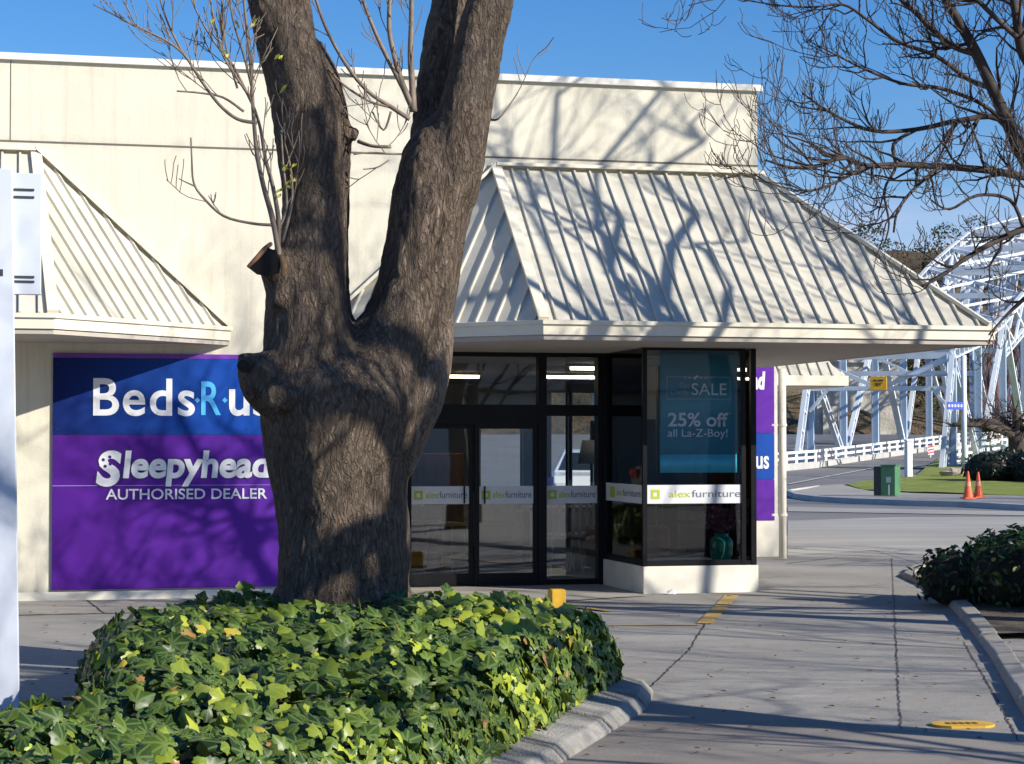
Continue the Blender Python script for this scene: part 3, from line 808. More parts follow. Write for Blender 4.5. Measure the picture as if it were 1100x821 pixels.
q.tube([(bx0+.03, YBN+.01, bz1), (bx0+.03, YBN+.01, 2.62)], .002, 4); q.tube([(bx1-.03, YBN+.01, bz1), (bx1-.03, YBN+.01, 2.62)], .002, 4)
q.build('hanging_rod', MT['chrome'], bn)

# ---- wall sign on the left
YS = YW-.03
sg = empty('wall_sign', (.44, YW, .1), 'blue and purple bedding shop sign on the cream wall behind the big tree', 'sign')
SX0, SX1 = .44, 3.55
def spanel(name, z0, z1, mt, par=sg, x0=SX0, x1=SX1, y=YS, top=YW-.002):
    b = MB(); b.box(x0, x1, y, top, z0, z1); return b.build(name, mt, par)
zst = onY(150,467,YS).z; z38 = onY(245,381,YS).z; zbt = .115
bl = spanel('blue_panel', zst, z38-.05, MT['sblue']); pu = spanel('purple_panel', zbt, zst-.004, MT['spurple']); spanel('top_trim', z38-.047, z38, MT['sviolet'])
YL = YS-.006
def st_(s, a, b, c, d, mt, par, bold=.0, shear=0, Y=YL, nm='lettering', space=1): return text_mesh(s, *px2(a, b, c, d, Y), Y, nm, MT[mt], par, bold=bold, shear=shear, space=space)
st_('Beds', 100, 209.5, 407, 447, 'plainwhite', bl, .014, space=1.08)
st_('R', 216, 237.5, 410, 446, 'lt_blue', bl, .014)
st_('us', 246, 290, 418, 447, 'plainwhite', bl, .016)
q = MB()
for cx_ in (212, 241.5):
    c = onY(cx_, 430, YL); q.prism([(0,0)]*0 or [(c.x-.03,0),(c.x,0.03),(c.x+.03,0),(c.x,-.03)], 0, .002)
    b0 = len(q.v)-8
    for i in range(b0, b0+8): v = q.v[i]; q.v[i] = Vector((v.x, YL+(.003 if v.z > 0 else 0), c.z+v.y))
    q.build('diamond_mark', MT['lt_blue'], bl); q = MB()
# soft rounded display lettering: heavy overlapping strokes
def fat(s, a, b, c, d, bold, shear, mt, Y, par, nm='lettering'): return st_(s, a, b, c, d, mt, par, bold, shear, Y, nm)
MT['dkpurple'] = simple('deep_violet_print', (.045,.01,.15), .5)
fat('S', 101, 132, 482, 524.5, .06, .12, 'dkpurple', YL+.002, pu, 'letter_outline'); fat('leepyhead', 130, 293, 482, 524.5, .058, .10, 'dkpurple', YL+.002, pu, 'letter_outline')
fat('S', 103, 130.5, 484, 523, .045, .12, 'plainwhite', YL-.002, pu); fat('leepyhead', 132, 291.5, 484, 523, .034, .10, 'plainwhite', YL-.002, pu)
st_('AUTHORISED DEALER', 113.5, 287, 524.5, 537, 'plainwhite', pu, .012, Y=YL-.003)
q = MB(); z_ = onY(150, 521.5, YS).z; q.box(SX0, SX1, YS-.002, YS, z_-.004, z_+.002); q.build('panel_seam', simple('seam_lilac', (.35,.25,.55), .5), pu)
# star dots on the capital letter
q = MB()
for (dx, dy) in ((111,494),(118,491),(113,501),(118.5,498.5)):
    q = MB(); c = onY(dx, dy, YL-.005); b0 = len(q.v); q.prism([(math.cos(k*1.0472)*.018, math.sin(k*1.0472)*.018) for k in range(6)], 0, .002)
    for i in range(b0, len(q.v)): v = q.v[i]; q.v[i] = Vector((c.x+v.x, c.y+v.z, c.z+v.y))
    q.build('star_dot', MT['dkpurple'], pu)

for (zz_, par_) in ((zst-.06, pu), (.62, pu), (.17, pu), (z38-.11, bl), (zst+.06, bl)):
    for xx_ in (SX0+.05, 1.45, 2.45):
        b = MB(); b.tube([(xx_, YS+.001, zz_), (xx_, YS-.004, zz_)], .009, 8); b.build('screw', MT['dkgrey'], par_)
# ---- second sign on the rear wing wall
YS2 = YB-.03
s2 = empty('wall_sign', (8.9, YB, .9), 'purple and blue sign on the rear wing wall beside the downpipe', 'sign')
bx = px2(738, 831.5, 385, 560, YS2); zmid = onY(800, 465, YS2).z; zlow = onY(800, 515, YS2).z
p1 = spanel('purple_panel', zmid, bx[3], MT['spurple'], s2, bx[0]+.45, bx[1], YS2, YB-.002)
p2 = spanel('blue_panel', zlow, zmid-.004, MT['sblue'], s2, bx[0]+.45, bx[1], YS2, YB-.002)
spanel('lower_purple_panel', bx[2], zlow-.004, MT['spurple'], s2, bx[0]+.45, bx[1], YS2, YB-.002)
Y2 = YS2-.006
st_('Sleepyhead', 757, 822, 399, 424, 'plainwhite', p1, .05, .1, Y2); st_('Beds R us', 760, 826, 484, 504, 'plainwhite', p2, .02, 0, Y2)
# columns seen through the display
for (a_, b_, lab) in ((737, 750, 'wider square white column seen through the corner display glass'), (757, 764, 'narrower square white column seen through the corner display glass')):
    xa, xb = onY(a_, 500, 27.7).x, onY(b_, 500, 27.7).x
    cl = empty('verandah_column', (xa, 27.6, 0), lab, 'column'); b = MB(); b.box(xa, xb, 27.55, 27.55+(xb-xa), 0, 2.69, bev=.008); o = b.build('shaft', MT['plinth'], cl)
    b = MB(); b.box(xa-.012, xb+.012, 27.53, 27.57+(xb-xa), .0, .09); b.build('foot_band', MT['plinth'], cl)
# downpipe post
xp = onY(840.5, 500, 27.75)
dp = empty('downpipe', (xp.x, 27.75, 0), 'cream downpipe at the right end of the rear wing wall', 'downpipe')
b = MB(); b.tube([(xp.x, 27.75, 0), (xp.x, 27.75, 2.7)], .055, 14); o = b.build('pipe', MT['plinth'], dp, smooth=True)
b = MB()
for z in (.62, 1.9): b = MB(); b.tube([(xp.x, 27.75, z-.02), (xp.x, 27.75, z+.02)], .066, 14); b.box(xp.x-.16, xp.x-.05, 27.73, 27.77, z-.015, z+.015); b.build('bracket', MT['plinth'], dp)
# small rear canopy
rc0 = onY(846, 400, 31.0); tip = onY(909, 413, 31.0)
c = MB()
ez = onY(880, 408, 31).z; tzp = onY(850, 388, 33).z
A = [Vector((xp.x-.1, 31.0, onY(846,404,31).z)), Vector((tip.x, 31.0, onY(846,404,31).z)), Vector((tip.x, 37.5, onY(846,404,31).z))]
T = [Vector((xp.x-.1, 32.0, A[0].z+1.05)), Vector((tip.x-.95, 32.0, A[0].z+1.05)), Vector((tip.x-.95, 37.5, A[0].z+1.05))]
facet(c, [A[0], A[1], T[1], T[0]], (A[0], A[1]), .178, start=.5); facet(c, [A[1], A[2], T[2], T[1]], (A[1], A[2]), .178)
cc = c.build('canopy', MT['roof'], shop)
c = MB(); c.sweep([(A[0].x,31.0),(tip.x,31.0),(tip.x,37.5)], [(.03,A[0].z-.15),(.03,A[0].z+.01),(-.03,A[0].z+.01),(-.03,A[0].z-.15)]); c.build('fascia', MT['fascia'], cc)
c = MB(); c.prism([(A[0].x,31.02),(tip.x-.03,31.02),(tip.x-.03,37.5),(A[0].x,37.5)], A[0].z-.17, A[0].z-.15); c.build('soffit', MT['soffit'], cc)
b = MB(); b.box(10.82, 11.0, 32.3, 38, 0, 2.8); b.build('wing_wall', MT['wall'], shop)

# ---- ceiling lights and furniture inside
def tl(x, y, L, rot, label):
    t = empty('ceiling_light', (x, y, 2.6), label, 'ceiling light', 'strip lights on the shop ceiling')
    h = MB(); M_ = Matrix.Translation((x, y, 2.6)) @ Matrix.Rotation(rot, 4, 'Z')
    h.box(-L/2, L/2, -.05, .05, 0.0, .04, 0, M_); h.build('batten', MT['chairw'], t)
    h = MB(); h.tube([M_ @ Vector((-L/2+.04, 0, -.02)), M_ @ Vector((L/2-.04, 0, -.02))], .02, 8); h.build('tube', MT['tube'], t)
p = onY(645, 377, 23.9); tl(X(640,25.0), 25.0, .75, R(4), 'lit warm strip light nearest the glass, just left of the corner display')
p = onZ(622, 404, 2.6); tl(p.x, p.y, 1.2, R(5), 'lit strip light over the rear windows, seen through the right transom pane')
p = onZ(474, 403, 2.6); tl(p.x, p.y, 1.2, R(5), 'lit strip light at the left, seen just beside the trunk')
def chair(x, y, rot, mt, label, H=.9, stool=False):
    t = empty('dining_chair' if not stool else 'bar_stool', (x, y, .02), label, 'chair' if not stool else 'stool')
    M_ = Matrix.Translation((x, y, .02)) @ Matrix.Rotation(rot, 4, 'Z'); sh = .45 if not stool else .6
    b = MB(); b.box(-.21,.21,-.21,.21,sh,sh+.04,0,M_,bev=.012); b.build('seat', mt, t)
    for sx in (-1,1):
        for sy in (-1,1):
            b = MB(); b.tube([M_ @ Vector((sx*.17, sy*.17, sh)), M_ @ Vector((sx*.21, sy*.21, 0))], [.02,.013], 8); b.build('leg', mt, t)
    if not stool:
        b = MB()
        for i in range(5): b.bar(M_ @ Vector((-.17+i*.085, .19, sh)), M_ @ Vector((-.17+i*.085, .24, H)), .03, .015)
        b.bar(M_ @ Vector((-.2,.24,H)), M_ @ Vector((.2,.24,H)), .03, .06, up=Vector((0,1,0))); b.build('backrest', mt, t)
chair(X(480,25.2), 25.2, R(20), MT['owood'], 'orange timber bar stool inside the left sliding door', stool=True)
chair(X(455,25.8), 25.8, R(-15), MT['owood'], 'orange timber bar stool close to the big trunk', stool=True)
chair(X(604,25.0), 25.0, R(180), MT['chairw'], 'pale slatted dining chair left of its twin behind the right pane')
chair(X(628,25.3), 25.3, R(172), MT['chairw'], 'pale slatted dining chair right of its twin behind the right pane')
tb = empty('dining_table', (X(622,26.6), 26.6, .02), 'brown wooden dining table behind the pale slatted chairs', 'table')
tx = X(622,26.6); b = MB(); b.box(tx-.7, tx+.7, 26.2, 27.1, .74, .80, bev=.01); b.build('tabletop', MT['wood'], tb)
for sx in (-1,1):
    for yy in (26.28, 27.02): b = MB(); b.box(tx+sx*.62-.04, tx+sx*.62+.04, yy-.04, yy+.04, .02, .74); b.build('leg', MT['wood'], tb)
cb = empty('display_cabinet', (5.6, 29, .02), 'dark wooden cabinet standing deep inside the shop behind the doors', 'cabinet')
b = MB(); b.box(4.9, 6.3, 28.8, 29.3, .1, 1.5, bev=.01); b.build('carcass', MT['wood'], cb)
for k in range(2): b = MB(); b.box(4.93+.69*k, 5.59+.69*k, 28.77, 28.79, .15, 1.45); o = b.build('door', MT['wood'], cb); h = MB(); h.box(5.5+.18*k, 5.52+.18*k, 28.74, 28.765, .75, .95); h.build('handle', MT['chrome'], o)
sofa = empty('sofa', (6.6, 30.5, .02), 'grey sofa far inside the shop below the rear window', 'sofa')
b = MB(); b.box(5.8,7.6,30.2,31.0,.1,.45,bev=.03); b.build('seat', MT['chairw'], sofa); b = MB(); b.box(5.8,7.6,31.0,31.2,.1,.85,bev=.03); b.build('backrest', MT['chairw'], sofa)
for k in (0,1): b = MB(); b.box(5.6+2*k, 5.79+2*k, 30.2,31.2,.1,.62,bev=.03); b.build('armrest', MT['chairw'], sofa)
bk = empty('bookcase', (7.95, 26.4, .02), 'tall dark open bookcase added inside the shop to darken the glass left of the white columns', 'bookcase')  # bookcase added to darken the plain wall behind the glass
for y_ in (25.6, 26.5, 27.4): b = MB(); b.box(7.78, 8.13, y_, y_+.03, .02, 1.95); b.build('side_panel', MT['dkgrey'], bk)
for z_ in (.06, .5, .95, 1.4, 1.9): b = MB(); b.box(7.785, 8.125, 25.632, 27.398, z_, z_+.03); b.build('shelf', MT['dkgrey'], bk)
b = MB(); b.box(8.128, 8.142, 25.6, 27.43, .02, 1.95); b.build('back_panel', MT['dkgrey'], bk)
ac = empty('armchair', (7.45, 24.5, .02), 'dark red armchair inside the shop behind the corner display window', 'armchair'); MT['redcloth'] = simple('dark_red_fabric', (.16,.03,.03), .9, 0, .2, 20)
b = MB(); b.box(7.15, 7.75, 24.2, 24.8, .15, .45, bev=.03); b.build('seat', MT['redcloth'], ac)
b = MB(); b.box(7.15, 7.75, 24.81, 24.98, .15, .95, bev=.03); b.build('backrest', MT['redcloth'], ac)
for x_ in (7.02, 7.765): b = MB(); b.box(x_, x_+.12, 24.2, 24.98, .10, .62, bev=.03); b.build('armrest', MT['redcloth'], ac)
lp = empty('floor_lamp', (7.3, 25.6, .02), 'white floor lamp inside the shop behind the side pane of the corner display', 'lamp')
b = MB(); b.tube([(7.3,25.6,.02),(7.3,25.6,.05)], .14, 16); b.build('base', MT['chrome'], lp)
b = MB(); b.tube([(7.3,25.6,.05),(7.3,25.6,1.4)], .012, 8); b.build('stem', MT['chrome'], lp)
b = MB(); b.lathe([(.20,1.38),(.14,1.68)], (7.3,25.6,0), 20); b.build('lamp_shade', MT['chairw'], lp, smooth=True)
# white car outside the rear windows
def car(x, y, rot, mt, label):
    t = empty('parked_car', (x, y, 0), label, 'car')
    prof = [(-2.15,.35),(-2.2,.75),(-2.05,.98),(-1.15,1.05),(-.55,1.45),(.9,1.5),(1.75,1.1),(2.1,1.0),(2.2,.6),(2.15,.32)]
    M_ = Matrix.Translation((x, y, 0)) @ Matrix.Rotation(rot, 4, 'Z')
    def ext(mb, pr, w0, w1, top=1.05):
        b0 = len(mb.v); n = len(pr)
        for s_ in (-1, 1):
            for px_, pz in pr: mb.v.append(M_ @ Vector((px_, s_*(w0 if pz < top+.03 else w1), pz)))
        mb.face([b0+i for i in range(n)]); mb.face([b0+n+i for i in range(n-1,-1,-1)])
        for i in range(n): j = (i+1) % n; mb.face([b0+i, b0+j, b0+n+j, b0+n+i])
    b = MB(); ext(b, prof, .86, .66); body = b.build('body', mt, t)
    md = body.modifiers.new('b','BEVEL'); md.width = .05; md.segments = 3
    for s_ in (-1, 1):
        b = MB(); q = [(-.98,1.08),(-.5,1.38),(.82,1.42),(1.4,1.1)]
        b.poly([M_ @ Vector((px_, s_*(.872-(pz-1.08)*.55), pz)) for px_, pz in q]); b.build('side_window', MT['cardark'], t)
        for wx in (-1.35, 1.35):
            b = MB(); b.tube([M_ @ Vector((wx, s_*.70, .33)), M_ @ Vector((wx, s_*.88, .33))], .33, 20); w = b.build('wheel', MT['rubber'], t)
            b = MB(); b.tube([M_ @ Vector((wx, s_*.875, .33)), M_ @ Vector((wx, s_*.89, .33))], .21, 14); b.build('rim', MT['chrome'], w)
        b = MB(); b.box(-2.22,-2.1,s_*.5,s_*.8,.68,.84,0,M_); b.build('headlight', MT['plainwhite'], t)
        b = MB(); b.box(2.1,2.21,s_*.55,s_*.82,.78,.95,0,M_); b.build('tail_light', MT['red'], t)
    b = MB(); b.poly([M_ @ Vector(p_) for p_ in ((-1.13,-.72,1.10),(-1.13,.72,1.10),(-.60,.58,1.44),(-.60,-.58,1.44))]); b.build('windscreen', MT['cardark'], t)
    b = MB(); b.poly([M_ @ Vector(p_) for p_ in ((1.68,-.72,1.17),(1.68,.72,1.17),(.98,.58,1.49),(.98,-.58,1.49))]); b.build('rear_window', MT['cardark'], t)
    return t
cpos = onY(628, 500, 42); car(cpos.x+.2, 42, R(75), MT['carwhite'], 'white car parked behind the shop, seen through its rear windows')

# ================================================================== trees
def tube_px(mb, pts, Y, n=10, m=0):   # pts: (px,py,rpx,dY)
    P = []; rr = []
    for q in pts:
        yy = Y+(q[3] if len(q) > 3 else 0); p = onY(q[0], q[1], yy); P.append(p); rr.append(q[2]*yy/F*1.03)
    # subdivide with catmull-rom
    PP = []; RR = []
    for i in range(len(P)-1):
        p0, p1, p2, p3 = P[max(i-1,0)], P[i], P[i+1], P[min(i+2, len(P)-1)]
        for k in range(4):
            t = k/4
            PP.append(.5*((2*p1)+(-p0+p2)*t+(2*p0-5*p1+4*p2-p3)*t*t+(-p0+3*p1-3*p2+p3)*t**3)); RR.append(rr[i]+(rr[i+1]-rr[i])*t)
    PP.append(P[-1]); RR.append(rr[-1]); mb.tube(PP, RR, n, m); return PP, RR
YT0 = onZ(368, 727).y
tree = empty('street_tree', (onZ(368,727).x, YT0, 0), 'massive forked tree with furrowed bark rising from the ivy bed in front of the shop', 'tree')
tb_ = MB()
tube_px(tb_, [(370,770,96),(369,735,86),(369,690,74),(369,640,70),(368,580,69),(366,530,71),(364,480,77),(364,445,84),(368,418,84),(374,395,66),(376,380,44)], YT0, 24)
tube_px(tb_, [(352,500,58),(343,440,60),(333,380,51),(330,340,44),(331,300,41),(336,250,35),(338,200,34),(334,160,35),(324,110,34),(311,60,33),(298,0,34),(280,-70,32),(262,-150,28)], YT0-.05, 20)
tube_px(tb_, [(366,400,30,.2),(360,330,16,.25),(358,260,16,.3),(359,190,18,.25),(363,150,19,.2),(356,120,21,.15),(345,85,20,.1),(330,50,18,.1)], YT0, 12)
tube_px(tb_, [(376,150,11,.1),(386,137,5,.05)], YT0, 10)
tube_px(tb_, [(384,500,58),(402,435,62),(420,385,54),(436,345,46),(449,305,42),(459,260,42),(466,210,45),(472,172,43),(478,145,34),(482,125,20)], YT0, 20)
tube_px(tb_, [(462,215,28,.1),(463,165,27,.2),(464,115,21,.3),(474,60,20,.34),(486,0,20,.36),(496,-70,19,.4),(505,-150,17,.4)], YT0, 16)
tube_px(tb_, [(480,215,33,-.08),(489,165,34,-.1),(500,110,29,-.12),(512,55,26,-.14),(526,0,24,-.16),(542,-70,23,-.2),(562,-150,20,-.25)], YT0, 16)
# flap of callus wood down the right side
# burls and stubs
tube_px(tb_, [(300,420,34,-.15),(275,400,26,-.2),(262,392,15,-.22)], YT0, 14)
tube_px(tb_, [(265,395,12,-.2),(258,378,7,-.2)], YT0, 10)
tube_px(tb_, [(312,300,28,-.10),(296,286,21,-.20),(284,285,15,-.26),(274,287,9,-.28)], YT0, 14)
tube_px(tb_, [(305,300,14,-.25),(300,330,11,-.25)], YT0, 10)
tube_px(tb_, [(300,425,22,-.42),(298,428,12,-.52)], YT0, 12)
tube_px(tb_, [(345,455,20,-.44),(346,457,10,-.5)], YT0, 12)
for (a_, dd) in ((0,.55),(70,.5),(150,.6),(215,.5),(290,.6)):
    c0 = onZ(368,727); q = c0+Vector((math.cos(R(a_))*dd, math.sin(R(a_))*dd, 0)); tb_.tube([c0+Vector((0,0,.75))+(q-c0)*.35, q+Vector((0,0,.12)), q+(q-c0)*.4+Vector((0,0,-.1))], [.22,.17,.1], 10)
trunk = tb_.build('trunk', MT['bark'], tree, smooth=True)
rm = trunk.modifiers.new('r', 'REMESH'); rm.mode = 'VOXEL'; rm.voxel_size = .022; rm.use_smooth_shade = True
bpy.context.view_layer.update()
me2 = bpy.data.meshes.new_from_object(trunk.evaluated_get(bpy.context.evaluated_depsgraph_get()))
trunk.modifiers.clear(); trunk.data = me2
bm = bmesh.new(); bm.from_mesh(me2)
for _ in range(8): bmesh.ops.smooth_vert(bm, verts=bm.verts, factor=.6, use_axis_x=True, use_axis_y=True, use_axis_z=True)
bm.normal_update()
for v in bm.verts:
    c = v.co; n1 = noise.noise(Vector((c.x*2.3, c.y*2.3, c.z*1.5)))*.035+noise.noise(Vector((c.x*8, c.y*8, c.z*2.0)))*.016
    rdg = abs(noise.noise(Vector((c.x*19+noise.noise(c*4)*2, c.y*19, c.z*5.0))))
    v.co = c+v.normal*(n1+.017*(rdg-.25))
bm.to_mesh(me2); bm.free(); me2.materials.clear(); me2.materials.append(MT['bark'])
me2.polygons.foreach_set('use_smooth', [True]*len(me2.polygons))
# pale smooth callus strip, bark colour lightened for the sun on it
cb_ = MB(); tube_px(cb_, [(481,330,5,-.05),(475,358,13,-.12),(466,395,19,-.18),(455,435,20,-.20),(444,470,15,-.18),(435,510,7,-.14)], YT0, 14); cs_ = cb_.build('callus_strip', MT['smoothbark'], tree, smooth=True)
cb_ = MB(); tube_px(cb_, [(291,262,2.2,-.30),(284,268,2.8,-.36),(275,278,2.6,-.38),(266,287,1.6,-.36)], YT0, 8); tube_px(cb_, [(302,276,2.5,-.36),(305,286,3.4,-.38),(303,297,2.2,-.36)], YT0, 8)
o = cb_.build('pruned_wound', MT['cutwood'], tree, smooth=True)
cb_ = MB(); cb_.v = []
pg = [(267,288),(276,279),(288,266),(297,270),(302,282),(300,294),(288,297),(276,295)]
fr = [onY(a_, b_, YT0-.37) for a_, b_ in pg]; bk = [onY(284+(a_-284)*.8, 282+(b_-282)*.8, YT0-.29) for a_, b_ in pg]
cb_.v = fr+bk; cb_.face(list(range(8))); cb_.face(list(range(15, 7, -1)))
for i_ in range(8): j_ = (i_+1) % 8; cb_.face([i_, j_, 8+j_, 8+i_])
cb_.build('dark_hollow', MT['darkhole'], o)
cb_ = MB(); tube_px(cb_, [(263,393,8,-.30),(261,393,6.5,-.40)], YT0, 10); cb_.build('dark_hollow', MT['darkhole'], tree)

def grow(mb, p, d, L, r, lvl, maxl, rng, up=.12, kids=(4,6), spread=(25,60), sides=None, lf=.62, bend=.16):
    n = 5 if lvl < maxl else 4
    pts = [Vector(p)]; rad = [r]; d = Vector(d).normalized(); cur = Vector(p)
    for i in range(n):
        d = (d+Vector([rng.gauss(0, bend) for _ in range(3)])*(.8 if lvl < 2 else 1)+Vector((0,0,up*(1+.6*lvl)*.5))).normalized()
        cur = cur+d*L/n; pts.append(cur.copy()); rad.append(max(.0034, r*(1-.75*(i+1)/n)))
    mb.tube(pts, rad, (sides or 6) if lvl == 0 else (5 if lvl == 1 else 3), cap=False)
    if lvl >= maxl: return
    for k in range(rng.randint(*kids)):
        t = rng.uniform(.2, 1)*n; i = min(n-1, int(t)); q = pts[i].lerp(pts[i+1], t-i)
        ax = (pts[i+1]-pts[i]).normalized(); o = ax.orthogonal().normalized(); o.rotate(Matrix.Rotation(rng.uniform(0, 6.28), 3, ax))
        a = R(rng.uniform(*spread)); nd = ax*math.cos(a)+o*math.sin(a)
        rr = rad[i]*rng.uniform(.45, .7)
        grow(mb, q, nd, L*lf*rng.uniform(.7, 1.2), max(.003, rr), lvl+1, maxl, rng, up, kids, spread, None, lf, bend)

def px_shoot(mb, pts, Y, rng, kids=5, L=.5, up=.25, maxl=1, twr=.004, n=6, spread=(15,45)):
    PP, RR = tube_px(mb, pts, Y, n)
    for k in range(kids):
        i = rng.randint(len(PP)//4, len(PP)-2); ax = (PP[i+1]-PP[i]).normalized()
        o = ax.orthogonal().normalized(); o.rotate(Matrix.Rotation(rng.uniform(0, 6.28), 3, ax)); a = R(rng.uniform(*spread))
        grow(mb, PP[i], ax*math.cos(a)+o*math.sin(a), L*rng.uniform(.5, 1.2), min(RR[i]*.7, twr), 0, maxl, rng, up, (2,4))
rng = random.Random(11); sh = MB(); S = YT0-.25; shoots = sh
for pts, kk in (
    ([(301,292,3.6),(298,262,3.4),(292,232,3),(283,200,2.6),(276,165,2.3),(272,120,2),(270,80,1.8),(266,40,1.5),(262,0,1.3),(258,-50,1)], 8),
    ([(299,262,3),(299,235,2.6),(293,200,2.2),(285,170,2),(279,135,1.7),(268,105,1.6),(252,80,1.4),(240,60,1.2),(232,30,1.0),(226,0,.9),(220,-30,.7)], 8),
    ([(276,132,2.2),(255,128,1.9),(235,112,1.8),(215,85,1.7),(197,58,1.5),(175,42,1.2),(150,30,1.0),(120,15,.8),(100,5,.6)], 8),
    ([(197,58,1.4),(185,35,1.2),(175,10,1.0),(168,-20,.8)], 4),
    ([(255,95,1.3),(245,60,1.2),(240,30,1.0),(238,-10,.8)], 4),
    ([(262,120,1.6),(240,105,1.3),(215,100,1.1),(190,98,.9)], 3),
    ([(270,110,1.5),(250,70,1.3),(230,45,1.1),(210,10,.9),(200,-20,.7)], 6),
    ([(272,100,1.5),(262,60,1.3),(250,20,1.1),(245,-20,.8)], 6),
    ([(294,242,1.9),(270,240,1.6),(240,232,1.5),(218,212,1.4),(208,196,1.2),(206,170,1.0),(205,148,.8)], 2),
    ([(209,200,1),(200,196,.8),(192,192,.6)], 0),
    ([(303,260,2),(310,235,1.7),(314,210,1.3),(312,180,1.1),(305,150,.9)], 3),
    ([(300,245,1.6),(308,220,1.4),(304,175,1.2),(302,140,1.0)], 3),
    ): px_shoot(sh, pts, S, rng, kk, .42, .3, 1, .004)
sh.build('young_shoots', MT['shoot'], tree, smooth=True); sh = MB()
for pts, kk in (
    ([(444,120,4.5),(443,95,3.6),(441,60,3.2),(442,20,2.8),(442,-30,2.2)], 5),
    ([(443,115,4),(432,90,3.4),(425,65,3.0),(418,30,2.6),(420,-20,2)], 5),
    ([(442,112,3.4),(428,85,2.8),(410,50,2.4),(395,15,2.0),(385,-15,1.6)], 5),
    ([(440,128,2.6),(420,115,2.4),(395,98,2.2),(372,70,2.0),(350,30,1.8),(338,-5,1.5)], 4),
    ([(418,115,1.6),(395,108,1.3),(370,92,1.2),(352,75,1)], 3),
    ([(385,152,2.2,.1),(400,157,1.8),(420,158,1.8)], 1), ([(420,120,1.3),(412,140,1.1),(400,120,1)], 2),
    ([(425,166,1.1),(400,164,1),(380,166,.8)], 1), ([(418,172,1),(405,180,.8),(390,182,.6)], 1),
    ): px_shoot(sh, pts, YT0-.05, rng, kk, .35, .3, 1, .0035)
sh.build('young_shoots', MT['shoot'], tree, smooth=True)
sh = MB(); px_shoot(sh, [(518,130,2,.05),(524,128,1.5,.1),(535,128,1.2),(548,112,1),(556,100,.7)], YT0-.05, rng, 1, .35, .3, 1, .0035); sh.build('side_twig', MT['shoot'], tree, smooth=True)
# a few fresh leaves on the shoots
def quadleaf(mb, c, s, rng):
    n_ = Vector([rng.gauss(0,1) for _ in range(3)]).normalized(); u = n_.orthogonal().normalized(); w = n_.cross(u)
    mb.poly([c-u*s, c-w*s*.4, c+u*s, c+w*s*.4])
fl = MB()
for (px_, py_) in ((313,192),(310,200),(309,178),(303,98),(312,178),(300,60),(256,30),(270,22),(240,60),(300,205),(222,22)):
    for k in range(3): quadleaf(fl, onY(px_, py_, S-.05)+Vector([rng.gauss(0,.02) for _ in range(3)]), .03, rng)
fl.build('fresh_leaves', simple('young_leaf', (.45,.42,.05), .6), tree, fixn=False)

# ---- right hand bare tree whose branches hang into the picture
rng = random.Random(5); YR = 16.5
rt = empty('bare_tree', (onY(1190,475,YR).x, YR, 0), 'leafless spreading tree whose dark branches hang in from the right edge of the picture', 'tree')
tk = MB(); tw = MB(); base = rt.location
tk.tube([base+Vector((0,0,-.1)), base+Vector((0,0,1.2)), base+Vector((.05,-.05,2.4)), onY(1175,250,YR), onY(1170,180,YR)], [.24,.19,.16,.13,.11], 14)
px_limbs = [
    ([(1170,250,13),(1130,215,9),(1100,170,8),(1085,138,7.5),(1066,95,7),(1048,56,6.5),(1028,20,5.5),(1008,-15,5),(985,-70,4)], 26),
    ([(1048,58,4),(1025,50,4),(1003,33,3.6),(985,15,3.2),(968,0,2.6),(940,-30,2)], 18),
    ([(1170,200,8),(1130,195,5.5),(1100,190,4.6),(1060,183,4.2),(1010,179,3.8),(965,177,3.3),(930,178,2.9),(905,169,2.5),(880,178,2.2),(850,180,1.7),(822,172,1.0)], 44),
    ([(1100,170,4,.3),(1073,128,3.6,.4),(1029,130,3.2,.4),(985,139,2.7,.5),(940,141,2.2,.5),(905,128,1.8,.5),(878,112,1.3,.5),(862,100,.8,.5)], 36),
    ([(1170,230,7,-.3),(1130,238,5,-.3),(1100,246,4,-.4),(1068,260,3.4,-.4),(1040,276,2.8,-.5),(1012,296,2.2,-.5),(990,308,1.3,-.5)], 20),
    ([(1150,300,4,-.4),(1110,315,3,-.4),(1085,335,2,-.4),(1062,360,1,-.4)], 8),
    ([(1066,95,3.6,.2),(1040,85,3,.5),(1005,60,2.6,.5),(965,45,2.2,.6),(930,20,1.8,.6),(905,5,1.5,.7),(870,8,1.2,.7),(830,5,1,.7),(780,-2,.8,.7),(740,6,.5,.7)], 40),
    ([(1085,138,3,.2),(1055,112,2.5,.2),(1010,95,2.2,.2),(970,90,1.8,.2),(930,75,1.5,.2),(900,60,1.1,.2),(880,50,.8,.2)], 30),
    ([(985,139,2.2,.5),(960,155,2.1,.4),(962,180,1.9,.4),(950,205,1.5,.3),(955,240,1.1,.2),(950,262,.8,.2)], 12),
    ([(1130,100,7,-.2),(1100,60,6,-.2),(1092,20,5,-.3),(1085,-30,4,-.3)], 20),
    ([(1092,40,3.4,-.3),(1065,15,3,-.4),(1040,-10,2.5,-.5)], 16),
    ([(1010,179,2.6,-.1),(985,200,2.0,-.2),(965,225,1.6,-.3),(960,250,1.2,-.3)], 12),
    ([(930,178,2.2,0),(900,195,1.7,-.1),(870,205,1.3,-.2),(845,198,.9,-.2),(815,195,.6,-.2)], 26),
    ([(1100,246,2.4,-.4),(1085,215,2.2,-.3),(1050,210,1.9,-.3),(1020,225,1.4,-.3),(1000,215,1,-.3)], 16),
    ([(1170,180,10),(1190,120,9),(1200,40,8),(1190,-60,6),(1170,-180,4)], 14),
    ([(1175,180,8),(1230,110,7),(1280,20,6),(1330,-90,4)], 14)]
